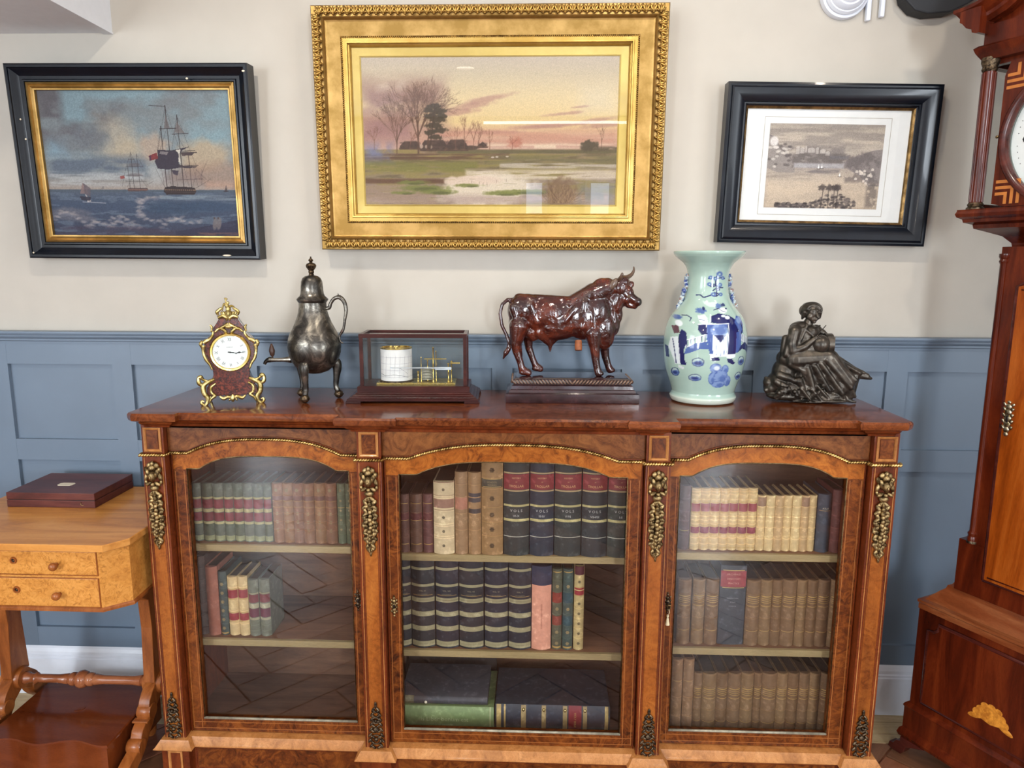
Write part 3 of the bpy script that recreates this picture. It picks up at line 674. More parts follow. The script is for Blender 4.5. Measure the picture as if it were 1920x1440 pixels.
canvas('print_sheet',.327,.236,250,180,(0,615),(0,455),paint_engr,VE,t,(0,.0334,(h-.236)/2-.001))
P('glass',MB().box(-w/2+g-.001,w/2-g+.001,.0305,.0310,g-.001,h-g+.001),M['glassp'],t,None)
# ------------------------------------------------------------------ glazed breakfront bookcase
CAB=thing('bookcase','low burr walnut glazed breakfront bookcase with gilt mounts and three glass doors','bookcase',(-.062,-.2,0))
def CP(name,mb,mat,parent=None,smooth=35,bevel=0,**k): return P(name,mb,mat,parent or CAB,smooth,bevel,world=True,**k)
XL,XR=-1.040,.918
PIL=[(-1.046,-.985,-.405),(-.467,-.402,-.425),(.281,.345,-.425),(.862,.927,-.405)]   # x0,x1,front y
BAY=[(-.985,-.467,-.375),(-.402,.281,-.400),(.345,.862,-.375)]
BACK=-.045
# top with moulded breakfront edge
top=[(-1.055,BACK+.012),(-1.055,-.412),(-1.043,-.424),(-.945,-.424),(-.945,-.404),(-.500,-.404),(-.500,-.446),(-.368,-.446),(-.368,-.432),(.243,-.432),(.243,-.446),(.345,-.446),(.345,-.404),(.822,-.404),(.822,-.424),(.921,-.424),(.933,-.412),(.933,BACK+.012)]
CP('top',moulding(MB(),top,[(.004,1.042),(.012,1.045),(.014,1.052),(.014,1.059),(.010,1.0645),(.007,1.065)]),M['walnut_top'],smooth=30)
CP('top_moulding',moulding(MB(),top,[(-.022,1.022),(-.020,1.027),(-.010,1.033),(-.008,1.037),(-.002,1.0421)]),M['walnut_d'],smooth=30)
# carcass
CP('side_panel',MB().box(XL,XL+.02,-.37,BACK+.008,.08,1.03),M['walnut_d'],bevel=.001)
CP('side_panel',MB().box(XR-.02,XR,-.37,BACK+.008,.08,1.03),M['walnut_d'],bevel=.001)
for x0,x1 in ((-.985,-.975),(-.467,-.457),(-.412,-.402),(.281,.291),(.335,.345),(.852,.862)):
    pass
for x0,x1 in ((-.455,-.414),(.293,.333)): CP('divider',MB().box(x0,x1,-.37,BACK,.10,1.02),M['walnut_i'],smooth=None)
back=MB().box(XL+.02,XR-.02,BACK,BACK+.008,.10,1.03); CP('back_board',back,M['walnut_i'],smooth=None)
CP('bottom_board',MB().box(XL+.02,XR-.02,-.37,BACK,.085,.103),M['walnut_i'],smooth=None)
CP('soffit_board',MB().box(XL+.02,XR-.02,-.36,BACK,1.004,1.022),M['walnut_i'],smooth=None)
# plinth
base=[(-1.052,BACK+.01),(-1.052,-.411),(-.978,-.411),(-.978,-.392),(-.474,-.392),(-.474,-.434),(-.396,-.434),(-.396,-.417),(.275,-.417),(.275,-.434),(.352,-.434),(.352,-.392),(.855,-.392),(.855,-.411),(.934,-.411),(.934,BACK+.01)]
CP('plinth',moulding(MB(),base,[(.002,0),(.002,.084),(.0,.086)]),M['walnut_d'],smooth=30)
base2=[(a,(-.352 if b>-.2 else b)) for a,b in base]
CP('plinth_moulding',moulding(MB(),base2,[(.001,.083),(.006,.092),(.017,.0935),(.019,.0965),(.014,.101),(.003,.1175),(-.010,.121)]),M['walnut_l'],smooth=25)
for x0,x1,y in BAY:
    a,b=x0+.018,x1-.018; yy=y-.0195
    CP('plinth_panel',sweep_rect(MB(),b-a,.076,[(0,yy+.003),(0,yy-.001),(.004,yy-.001),(.005,yy+.001),(.007,yy+.001),(.007,yy+.003)],a,.012),M['walnut_d'],smooth=None)
    CP('plinth_veneer',MB().box(a+.008,b-.008,yy,yy+.002,.021,.080),M['walnut'],smooth=None)
for x0,x1,y in PIL:
    a,b=x0+.010,x1-.010; yy=y-.0085
    CP('plinth_panel',sweep_rect(MB(),b-a,.070,[(0,yy+.003),(0,yy-.002),(.005,yy-.002),(.007,yy+.0005),(.007,yy+.003)],a,.014),M['walnut_l'],smooth=None)
# pilasters
for x0,x1,y in PIL:
    CP('pilaster',MB().box(x0,x1,y,-.33,.115,.945),M['walnut_d'],bevel=.0015)
    CP('pilaster_panel',MB().box(x0+.0125,x1-.0125,y-.0012,y+.002,.125,.78),M['walnut_p'],bevel=.0008)
    a,b=x0+.0155,x1-.0155
    s=sweep_rect(MB(),b-a+.004,.60,[(0,y+.001),(0,y-.0018),(.0016,y-.0018),(.0016,y+.001)],a-.002,.14); CP('pilaster_stringing',s,M['walnut_d'],smooth=None)
    for xx in (x0+.006,x1-.0075): CP('pilaster_bead',MB().box(xx,xx+.0016,y-.001,y+.001,.12,.94),M['walnut_l'],smooth=None)
    # frieze block over each pilaster
    CP('frieze_block',MB().box(x0+.001,x1-.001,y+.004,-.33,.945,1.03),M['walnut_d'],bevel=.001)
    CP('block_moulding',sweep_rect(MB(),x1-x0-.014,.066,[(0,y+.006),(0,y+.001),(.003,y-.0015),(.006,y+.001),(.0075,y+.004),(.0075,y+.006)],x0+.007,.955),M['walnut_l'],smooth=30)
    CP('block_panel',MB().box(x0+.016,x1-.016,y+.0025,y+.005,.964,1.012),M['walnut'],smooth=None)
# frieze panels with arched lower edge; rope moulding along the arch
def ropez(t):
    u=abs(2*t-1); return .9475+(0 if u>.80 else .0405*(1-(u/.80)**2.7))
def arcpts(x0,x1,n=60): return [(x0+(x1-x0)*k/n,ropez(k/n)) for k in range(n+1)]
def rope(pts,name='rope_moulding',label=None):
    # twisted strand: slanted beads along a path of (x,y,z)
    mb=MB(); pts=[Vector(p) for p in pts]; L=[0]
    for a,b in zip(pts,pts[1:]): L.append(L[-1]+(b-a).length)
    n=int(L[-1]/.0068); 
    for k in range(n):
        s=(k+.5)/n*L[-1]; i=max(j for j in range(len(L)) if L[j]<=s); i=min(i,len(pts)-2)
        q=pts[i]+(pts[i+1]-pts[i])*((s-L[i])/(L[i+1]-L[i])); d=(pts[i+1]-pts[i]); ang=-math.atan2(d.z,math.hypot(d.x,d.y)) if d.x else 0
        mb.ell(q,(.0066,.0056,.0036),Matrix.Rotation(ang-.75,3,'Y'),6,4)
    mb.tube(pts,.0022,6); return CP(name,mb,M['rope'],smooth=180)
for i,(x0,x1,y) in enumerate(BAY):
    pts=arcpts(x0,x1); poly=pts+[(x1,1.03),(x0,1.03)]
    CP('frieze_panel',MB().prism(poly,y-.006,y+.03),M['walnut_f'],smooth=None)
    hx=x0+.015; CP('frieze_moulding',MB().loops([[(x0,yy,zz) for yy,zz in ((y-.005,1.018),(y-.011,1.020),(y-.013,1.030),(y-.005,1.030))],[(x1,yy,zz) for yy,zz in ((y-.005,1.018),(y-.011,1.020),(y-.013,1.030),(y-.005,1.030))]]),M['walnut_d'],smooth=30)
    rope([(a,y-.0095,b) for a,b in pts])
    lst=[(a,y-.0085,b+.0065) for a,b in pts]; CP('arch_bead',MB().tube(lst,.0014,6),M['walnut_d'],smooth=180)
for x0,x1,y in PIL:
    e=.0; rope([(x0-.006,y+.012,.9475),(x0-.004,y-.004,.9475),(x1+.004,y-.004,.9475),(x1+.006,y+.012,.9475)])
# doors
DOP=[(-.9435,-.5005),(-.3625,.2405),(.378,.8145)]
def openz(u,zb=.903,rise=.037): 
    return zb if u>.84 else zb+rise*(1-(u/.84)**3.6)
DOORS=[]
for i,((x0,x1,y),(a,b)) in enumerate(zip(BAY,DOP)):
    X0,X1=x0+.003,x1-.003; c=(a+b)/2; hw=(b-a)/2; n=72; zb=.160
    mb=MB()
    def outer(x): return ropez((x-x0)/(x1-x0))-.0035
    yf,yb=y,y+.022
    xs=[a+(b-a)*k/n for k in range(n+1)]
    # insert the vertical shoulder steps
    inn=[]; 
    for x in xs: inn.append((x,openz(abs(x-c)/hw)))
    # stiles & bottom rail
    mb.box(X0,a,yf,yb,.122,.90); mb.box(b,X1,yf,yb,.122,.90); mb.box(a,b,yf,yb,.122,zb)
    # arched top rail
    xx=sorted(set([X0,X1]+[X0+(X1-X0)*k/n for k in range(n+1)]+xs))
    for p,q in zip(xx,xx[1:]):
        def lo(x):
            return .90 if (x<a-1e-9 or x>b+1e-9) else openz(abs(x-c)/hw)
        mid=(p+q)/2
        lp,lq=(.90,.90) if (mid<a or mid>b) else (lo(p),lo(q))
        op,oq=outer(p),outer(q)
        mb.add([(p,yf,lp),(q,yf,lq),(q,yf,oq),(p,yf,op),(p,yb,lp),(q,yb,lq),(q,yb,oq),(p,yb,op)],[(0,1,2,3),(5,4,7,6),(0,4,5,1),(3,2,6,7)])
    lab=['left glazed door','wide middle glazed door','right glazed door'][i]
    mb.m=[0]*18+[1]*(len(mb.m)-18); d=CP('door',mb,[M['walnut'],M['walnut_g']],smooth=None,label=lab); DOORS.append(d)
    # gilt glazing bead round the opening
    loop=[(a+.001,zb)]+[(a+.001,.85)]+[(x,z) for x,z in inn]+[(b-.001,zb)]
    loop=[(a,zb)]+inn+[(b,zb)]
    pth=[(x+(.001 if x<c else -.001)*(abs(x-a)<1e-6 or abs(x-b)<1e-6),yf+.001,z-.001) for x,z in loop]
    CP('glazing_bead',MB().tube(pth,.0020,6),metal('gilt_fillet_%d'%i,(96,76,50),(140,116,82),.4,60) ,d,180)
    CP('glazing_bead',MB().tube([(a,yf+.001,zb+.003),(b,yf+.001,zb+.003)],.0036,8),metal('worn_fillet_%d'%i,(140,134,116),(176,168,146),.45,40,.05,.4),d,180,label='pale worn lower bead')
    # stringing lines and dark edges on the frame
    for xx_ in (X0+.007,a-.0075,b+.006,X1-.0085): CP('stringing',MB().box(xx_,xx_+.0015,yf-.0004,yf+.001,.130,.895),M['inlay'],d,None)
    for zz in (.131,zb-.010): CP('stringing',MB().box(X0+.008,X1-.008,yf-.0004,yf+.001,zz,zz+.0014),M['inlay'],d,None)
    for xx_ in (X0-.0005,X1-.003): CP('edge_bead',MB().box(xx_,xx_+.0035,yf-.002,yf+.004,.122,.94),M['walnut_d'],d,None)
    CP('glass_pane',MB().prism([(a-.003,zb-.003)]+[(x,z+.003) for x,z in inn]+[(b+.003,zb-.003)],yf+.009,yf+.0115),M['glassd'],d,None)
# escutcheons
def escutcheon(cx,cz,y,parent,dark=False):
    mb=MB()
    for dz,r in ((.0,.0075),(.012,.0055),(-.012,.006),(.022,.004),(-.021,.0045),(.028,.0025),(-.029,.003)): mb.ell((cx,y,cz+dz),(r,.0022,r*1.05),None,8,5)
    for s in (-1,1):
        for dz in (-.016,-.004,.006,.016): mb.ell((cx+s*.0068,y,cz+dz),(.0032,.0022,.0042),Matrix.Rotation(s*.5,3,'Y'),6,4)
    e=CP('escutcheon',mb,M['bronzed'] if dark else M['giltd'],parent,180)
    CP('keyhole',MB().lathe([(.0026,-.0005),(.0026,.001)],10,(cx,y-.0024,cz+.001),axis='y').box(cx-.0012,cx+.0012,y-.0034,y-.002,cz-.007,cz),M['ebony'],parent,None)
e1=at(671,1125,-.376); escutcheon(e1.x,e1.z,-.3755,DOORS[0],True)
e1=at(739,1136,-.401); escutcheon(e1.x,e1.z,-.4005,DOORS[1])
e1=at(1252,1130,-.376); escutcheon(e1.x,e1.z,-.3755,DOORS[2],True)
# key with tassel in the right-hand door
k=thing('key','small key with a cream tassel hanging in the right-hand door lock','key',(e1.x,-.378,e1.z))
P('shaft',MB().tube([(0,.0,-.003),(0,-.016,-.003)],.0016,8).tube([(0.005*math.cos(a),-.018,-.003+.006*math.sin(a)) for a in np.linspace(0,2*PI,14)],.0012,6),M['giltd'],k,180)
tb=MB().tube(smoothcurve([(0,-.018,-.009),(.0015,-.017,-.020),(-.001,-.013,-.030)],5),.0009,6)
tb.lathe([(.001,0),(.0032,-.002),(.0034,-.006),(.0022,-.008),(.0026,-.010),(.0055,-.026),(.0060,-.030),(.001,-.0305)],12,(-.001,-.010,-.028))
P('tassel',tb,plain('cream_silk',(232,218,178),.8,bump=.3,nscale=300),k,50)
# shelves inside
SH=[[.668,.381],[.651,.362],[.6685,.387]]
INX=[(-1.018,-.456),(-.413,.292),(.334,.896)]
for i,(x0,x1) in enumerate(INX):
    for z in SH[i]:
        s=CP('shelf',MB().box(x0,x1,-.318,BACK,z-.018,z),M['walnut_i'],smooth=None)
        CP('shelf_edge',MB().box(x0,x1,-.3295,-.318,z-.0195,z),M['shelfe'],s,None,bevel=.001,label='pale lipping along the shelf front')
# ormolu mounts
def leafs(mb,cx,cz,r,n,el,y,ph=0,s=(1,1)):
    for k in range(n):
        a=ph+2*PI*k/n; c_,s_=math.cos(a),math.sin(a)
        mb.ell((cx+c_*r*s[0],y,cz+s_*r*s[1]),(el*.5,.0035,el),Matrix.Rotation(PI/2-a,3,'Y'),6,4)
def upper_mount():
    mb=MB()
    # mask: face, hair, crest, collar
    mb.ell((0,-.013,-.035),(.0085,.010,.0115),None,12,8); mb.ell((0,-.022,-.037),(.002,.004,.004),None,6,5)   # face, nose
    for s in (-1,1):
        mb.ell((s*.0035,-.0205,-.0335),(.0017,.0015,.001),None,6,4); mb.ell((s*.010,-.010,-.030),(.006,.006,.010),Matrix.Rotation(s*.4,3,'Y'),8,6)
        mb.ell((s*.0165,-.007,-.038),(.005,.005,.009),Matrix.Rotation(-s*.3,3,'Y'),8,6); mb.ell((s*.015,-.006,-.024),(.006,.005,.008),Matrix.Rotation(s*.7,3,'Y'),8,6)
        mb.ell((s*.011,-.010,-.052),(.0085,.006,.0042),Matrix.Rotation(s*.45,3,'Y'),8,6); mb.ell((s*.018,-.007,-.049),(.004,.004,.005),None,6,5)
        mb.ell((s*.008,-.006,-.014),(.008,.005,.006),Matrix.Rotation(s*.6,3,'Y'),8,6)
    mb.ell((0,-.010,-.019),(.009,.008,.007),None,10,6); mb.ell((0,-.008,-.010),(.006,.005,.006),None,8,5)
    mb.ell((0,-.012,-.053),(.006,.007,.0045),None,8,5); mb.ell((0,-.006,-.062),(.012,.007,.007),None,8,5)
    # fruit and leaf pendant
    r=random.Random(3); z=-.074
    ws=[.009,.0125,.014,.0135,.0145,.0145,.014,.0145,.014,.0125,.011,.0085,.006,.004]
    for i,w in enumerate(ws):
        for s in (-1,1):
            mb.ell((s*w*.75,-.005,z),(.0045+r.random()*.002,.0042,.0098),Matrix.Rotation(s*(.5+r.random()*.7)*(1 if i%2 else -1),3,'Y'),6,5)
        mb.ell((r.uniform(-.002,.002),-.008,z-.002),(w*.42,.006,.0058),Matrix.Rotation(r.uniform(-.5,.5),3,'Y'),8,5)
        for q in range(1): mb.ell((r.uniform(-w,w)*.7,-.009,z+r.uniform(-.004,.004)),(.0026,.003,.0026),None,6,4)
        z-=.0082
    mb.ell((0,-.005,z),(.003,.004,.007),None,6,5); return mb
def lower_mount():
    mb=MB()
    mb.ell((0,-.005,.108),(.003,.004,.008),None,6,5)
    for z,w in ((.096,.006),(.084,.009),(.072,.010),(.060,.011),(.046,.013),(.032,.015),(.018,.016),(.006,.012)):
        for s in (-1,1):
            mb.ell((s*w*.8,-.005,z),(.0028,.004,.0072),Matrix.Rotation(-s*.5,3,'Y'),6,5); mb.ell((s*w*.45,-.006,z-.004),(.0024,.004,.0062),Matrix.Rotation(s*.8,3,'Y'),6,5)
    for z,r_ in ((.070,.0065),(.022,.0095)):
        mb.tube([(r_*math.cos(a),-.008,z+r_*1.2*math.sin(a)) for a in np.linspace(0,2*PI,16)],.0018,6)
        mb.ell((0,-.008,z),(r_*.45,.005,r_*.5),None,8,5)
    mb.ell((0,-.006,.046),(.006,.006,.007),None,8,5); return mb
UM=mesh_from('upper_mount',upper_mount(),M['giltd'],180); LM=mesh_from('lower_mount',lower_mount(),M['bronzed'],180)
for x0,x1,y in PIL:
    o=link('upper_mount',UM,CAB); o.scale=(1.12,1,1.30); o.location=((x0+x1)/2+.062,y+.2,.9385); o['label']='cast mask mount with hanging fruit pendant'
    o=link('lower_mount',LM,CAB); o.scale=(1.4,1,1.2); o.location=((x0+x1)/2+.062,y+.2,.124); o['label']='dark cast scroll mount at the foot'
    # darker shaped ground behind the upper mount
# ------------------------------------------------------------------ books
def arc(w,dep): return lambda x: -dep*max(0,1-(2*x/w)**2)
ORD=['first','second','third','fourth','fifth','sixth','seventh','eighth','ninth','tenth','eleventh','twelfth','thirteenth']
_lm={}
def LEA(rgb,wear=.25):
    k=(tuple(rgb),wear)
    if k not in _lm: _lm[k]=leather('leather_%d_%d_%d'%tuple(rgb),rgb,.5,wear)
    return _lm[k]
def strip(mb,w,dep,z0,z1,off,n=10,inset=0):
    f=arc(w,dep); W2=w/2-inset
    xs=[-W2+2*W2*k/n for k in range(n+1)]
    vs=[];fs=[]
    for x in xs:
        vs+=[(x,f(x)-off,z0),(x,f(x)-off,z1),(x,f(x)+.001,z0),(x,f(x)+.001,z1)]
    for k in range(n):
        a=4*k;b=a+4; fs+=[(a,b,b+1,a+1),(a,a+2,b+2,b),(a+1,b+1,b+3,a+3)]
    fs+=[(0,1,3,2),(4*n,4*n+2,4*n+3,4*n+1)]
    return mb.add(vs,fs)
def book(label,w,h,d,rgb,bands=(),labels=(),lines=(),texts=(),blobs=(),dep=None,group=None,name='book',wear=.25):
    """bands: raised cords [z fraction]; labels: (z0,z1,rgb); lines: gilt (z0,z1,rgb or None); texts: (string,z,size,rgb)"""
    dep=dep if dep is not None else min(.011,.30*w)
    t=thing(name,label,'book',(0,0,0),(0,0,0),group)
    n=10; f=arc(w,dep); d=d*.68 if d>.1 else d
    sp=[(-w/2+w*k/n,f(-w/2+w*k/n)) for k in range(n+1)]
    bt=min(.0026,w*.1)
    outl=sp+[(w/2,d),(w/2-bt,d),(w/2-bt,.004),(-w/2+bt,.004),(-w/2+bt,d),(-w/2,d)]
    c=P('cover',MB().prism_z(outl,0,h),LEA(rgb,wear),t,40)
    P('page_block',MB().box(-w/2+bt,w/2-bt,.003,d-.004,.003,h-.004),M['page'],t,None)
    for z in bands:
        P('raised_band',strip(MB(),w,dep,z*h-.0013,z*h+.0013,.0013),LEA([min(255,v*1.12) for v in rgb],wear),c,40)
    for z0,z1,col in labels:
        P('title_label',strip(MB(),w,dep,z0*h,z1*h,.0005,inset=.0008),LEA(col,.2),c,40)
    lm=MB()
    for z0,z1,*cc in lines:
        if cc: P('tooled_line',strip(MB(),w,dep,z0*h,z1*h,.0007,inset=.0006),LEA(cc[0],.2),c,40)
        else: strip(lm,w,dep,z0*h,z1*h,.0008,inset=w*.08)
    if lm.v: P('gilt_tooling',lm,M['gold_t'],c,40)
    bm=MB()
    for z,r in blobs:
        for k in range(6):
            a=k*PI/3; bm.ell((r*.55*math.cos(a),f(r*.55*math.cos(a))-.0004,z*h+r*.6*math.sin(a)),(r*.33,.0006,r*.33),None,6,4)
        bm.ell((0,f(0)-.0006,z*h),(r*.3,.0006,r*.34),None,6,4)
    if bm.v: P('tooled_flowers',bm,LEA([v*.6 for v in rgb] if sum(rgb)>300 else (150,132,92),.2),c,180)
    for s,z,size,col in texts:
        mb=text_mb(s,size,-.0011,lambda x:f(max(-w/2,min(w/2,x))))
        mb.v=[(x,y,zz+z*h) for x,y,zz in mb.v]
        P('title_lettering',mb,M['gold_t'] if col is None else LEA(col,.1),c,None)
    return t
def place(t,px0,px1,zs,ys,lean=0):
    a=at(px0,1,ys); 
    return t
def dup(root,label,group=None):
    r=root.copy(); COL.objects.link(r); r['label']=label
    for ch in list(root.children):
        c=ch.copy(); COL.objects.link(c); c.parent=r
        for g in ch.children:
            q=g.copy(); COL.objects.link(q); q.parent=c
    return r
def row(px,ymid,ytop,zs,ys,fn,labels,group=None,jit=.0015,gap=.0006,d=.15,leans=None,tops=None):
    """px: spine boundaries measured in the photo on the plane y=ys; fn(w,h,i,label)->book"""
    out=[]
    for i,(a,b) in enumerate(px):
        A=at(a,ymid,ys).x; B=at(b,ymid,ys).x; yt=tops[i] if tops else ytop
        h=at((a+b)/2,yt,ys).z-zs
        for q in (SH[0]+SH[1]+SH[2]):
            if zs<q-.05 and abs(q-.021-zs-h)<.03: h=min(h,q-.022-zs)
        t=fn(B-A-gap,h,i,labels[i] if not callable(labels) else labels(i))
        t.location=((A+B)/2,ys+rng.rand()*jit*2,zs+.0004)
        if group: t['group']=group
        if leans and leans[i]: t.rotation_euler=(0,leans[i],0)
        out.append(t)
    return out
def pairs(l): return list(zip(l,l[1:]))
DR=(118,40,46); CREAM=(206,178,128)
S0,S1=SH[0]; 
# ---- left bookcase bay, top shelf
def green(w,h,i,l): return book(l,w,h,.17,[(84,92,78),(78,86,68),(92,98,84)][i%3],(),[(.575,.725,DR),(.355,.50,(110,38,44) if i%3 else (122,50,56))],[(.735,.765,(170,160,112)),(.51,.565,(164,152,106)),(.305,.345,(170,162,116)),(.02,.10,(140,142,104))],[],group=None)
row(pairs([361,379,400.4,420.5,438.6,456.8,475.3,494.6,510.1]),960,905.6,S0,-.300,green,lambda i:'%s green red-labelled book from the left end of the top left shelf'%ORD[i],'green and red volumes, top left shelf')
def brnf(w,h,i,l): return book(l,w,h,.17,[(130,90,58),(136,98,62),(124,84,56)][i%3],(.80,.70,.60,.50,.36,.22),[(.72,.79,(112,72,56))],[(.60,.61),(.70,.71)],[],[(.89,.0055),(.50,.0055),(.36,.0055),(.22,.0055)])
row(pairs([511,530.5,549.8,568.8,589.6,610.6,631.5]),960,906,S0,-.302,brnf,lambda i:'%s flower-tooled tan book right of the green set, top left shelf'%ORD[i],'tooled tan volumes, top left shelf')
def grn2(w,h,i,l): return book(l,w,h,.17,(88,94,68),(.82,.64,.48,.32,.16),(),[(.6,.61)],[],[(.89,.004),(.72,.004),(.56,.004),(.40,.004),(.24,.004)])
row([(632.5,647.5),(648,664)],960,907,S0,-.303,grn2,['olive green tooled book right of the tan row, top left shelf','last olive green book behind the door edge, top left shelf'])
# ---- left bay, middle shelf
def mixd(w,h,i,l):
    if i==0: return book(l,w,h,.17,(70,56,50),(.85,.7,.55,.4,.25,.1))
    if i==1: return book(l,w,h,.16,(166,104,84),wear=.1)
    if i==2: return book(l,w,h,.16,(66,76,72),(.88,.74,.60,.46,.32,.18),(),[(.02,.04)],[],[(.81,.006),(.67,.006),(.53,.006),(.39,.006),(.25,.006),(.11,.006)])
    if i in(3,4): return book(l,w,h,.15,CREAM,(.82,.42,.2),[(.64,.78,(142,44,50)),(.26,.38,(142,44,50))],[(.79,.80),(.62,.63),(.39,.40),(.24,.25)],[],wear=.2)
    return book(l,w,h,.15,(106,108,92),(.2,.1),[(.60,.74,(112,50,54)),(.34,.49,(96,42,58))],[(.50,.58,(158,152,124)),(.29,.33,(158,152,124)),(.75,.77,(150,144,112))],[])
row([(367,388),(388.5,411),(411.5,427),(427.5,447),(447.5,466),(466.5,486),(486.5,507)],1130,0,S1,-.300,mixd,
  ['dark brown ribbed book at the far left of the left middle shelf','plain salmon pink book on the left middle shelf','grey-green ornate tooled book beside the salmon one','first cream book with two red labels, left middle shelf','second cream book with two red labels, left middle shelf','first grey book with dark red labels, left middle shelf','last grey book of the left middle shelf, beside the empty space'],
  tops=[1043,1061.6,1071.7,1081,1080,1086,1085])
# ---- centre bay, top shelf
C0,C1=SH[1]
def thin(w,h,i,l): return book(l,w,h,.17,[(96,64,54),(102,74,60),(98,62,58)][i],(.83,.69,.41,.27,.13),[(.56,.68,(96,48,46))],[(.68,.69),(.55,.56),(.84,.85),(.14,.15)])
row([(747,767.5),(768.5,791.5),(792.5,812)],970,926,C0,-.312,thin,lambda i:'%s small reddish brown ribbed book at the left of the middle top shelf'%ORD[i],'small brown volumes, middle top shelf')
def spec(w,h,i,l):
    if i==0:
        t=book(l,w,h,.18,(204,182,142),(.80,.77,.63,.60,.42,.39,.25,.22),[(.64,.76,(150,112,92))],[(.985,.995,(120,80,60)),(.80,.81,(120,80,60)),(.60,.61,(120,80,60))],[],[(.89,.005),(.51,.005),(.32,.005),(.12,.005)],wear=.1)
        return t
    if i==1: return book(l,w,h,.18,(150,118,84),(.85,.70,.5,.3),[(.55,.70,(176,120,96))],[(.3,.305)],wear=.5)
    if i==2: return book(l,w,h,.18,(154,120,82),(.85,.70,.5,.3),[(.50,.56,(70,62,60)),(.64,.75,(70,64,66))],[(.3,.305)],wear=.5)
    return book(l,w,h,.19,(146,112,70),(.80,.69,.50,.345,.20),[(.70,.79,(72,66,52))],[(.785,.79),(.705,.71)],[('SCHOOL',.755,.007,(150,130,90)),('WORKS',.728,.007,(150,130,90))],[(.88,.008),(.59,.008),(.42,.008),(.27,.008),(.10,.008)],wear=.4)
row([(813,852),(853,877.3),(878,902),(902.7,943)],970,0,C0,-.318,spec,['cream vellum book with four small crosses on its spine, middle top shelf','worn tan book right of the cream vellum one','worn tan book with dark patches, beside the thick tan one','thick tan gilt-ribbed book beside the large dark volumes'],tops=[901.5,884,885,858])
VN=['IX-X','III-IV','V-VI','VII-VIII','I-II']
def big(w,h,i,l): return book(l,w,h,.20,[(36,42,40),(32,40,52),(36,44,42),(34,40,42),(42,48,42)][i],(),[(.662,.812,(122,38,40))],[(.817,.831,(170,146,104)),(.643,.657,(170,146,104)),(.492,.512,(176,164,110)),(.345,.37,(176,164,110)),(.188,.195,(168,166,150))],
    [('TROLLAR',.695,.0095,(206,160,106)),('HISTORY',.775,.006,(200,160,110)),('OF',.738,.004,(200,160,110)),('V O L S',.452,.0105,(186,186,178)),(VN[i],.400,.009,(186,186,178))],dep=.013,wear=.3)
row([(944,992.3),(993.3,1038.5),(1039.5,1090),(1091,1138.3),(1139.3,1187)],960,0,C0,-.318,big,lambda i:'large dark red-labelled volume numbered %s on the middle top shelf'%VN[i],'large dark red-labelled volumes, middle top shelf',tops=[852]*5)
# ---- centre bay, middle shelf
def law(w,h,i,l): return book(l,w,h,.20,[(32,34,40),(36,38,42),(30,33,44),(32,34,40),(29,32,44),(31,33,42)][i],(),(),[(z,z+.028,(150,142,108)) for z in (.885,.70,.545,.525,.39,.365,.225,.20,.05,.02)]+[(.60,.603)],[('VOL. %s'%['X','IX','VIII','VII','VI','V'][i],.655,.006,(150,140,110)),('LAW JOURNAL',.615,.0042,(150,140,110))],dep=.0125,wear=.35)
row([(742,771),(772,815.5),(817,860),(861,907),(908.5,952.5),(953.5,996)],1130,0,C1,-.306,law,lambda i:'%s dark blue volume with pale bands, from the left of the middle shelf'%ORD[i],'dark banded volumes, middle shelf',tops=[1046]*6)
def mm(w,h,i,l):
    if i==0:
        t=book(l,w,h,.19,(44,46,66),(),[(.0,.775,(214,150,124))],wear=.1); mb=text_mb('antiquarian reference',.0088,-.0018,lambda x:arc(w,.011)(max(-w/2,min(w/2,x))),rot90=True); mb.v=[(x+.001,y,z+.41*h) for x,y,z in mb.v]; P('label_lettering',mb,LEA((170,112,92),.1),t,None); return t
    if i in(1,2): return book(l,w,h,.16,[(84,84,66),(62,78,72)][i-1],(.86,.72,.58,.44,.30,.14),[(.58,.71,[(130,52,40),(50,74,80)][i-1]),(.30,.42,[(126,60,48),(48,76,82)][i-1])],[(.02,.04),(.96,.97)],[],[(.79,.006),(.51,.006),(.22,.006),(.08,.006)])
    return book(l,w,h,.16,(186,164,112),(.72,.5,.38,.26,.14),[(.66,.745,(150,46,52)),(.90,1.0,(80,30,40))],[(.65,.655),(.75,.755)],[],[(.82,.005),(.56,.005),(.44,.005),(.32,.005),(.2,.005),(.08,.005)])
row([(996.5,1034),(1035,1054),(1055,1074.4),(1076,1095)],1130,0,C1,-.304,mm,['dark blue book with a large pink paper label, middle shelf','slim olive tooled book with small red labels, beside the pink label','slim dark green tooled book with teal labels, middle shelf','slim cream tooled book with one red label at the end of the middle shelf'],tops=[1060,1066,1066,1061])
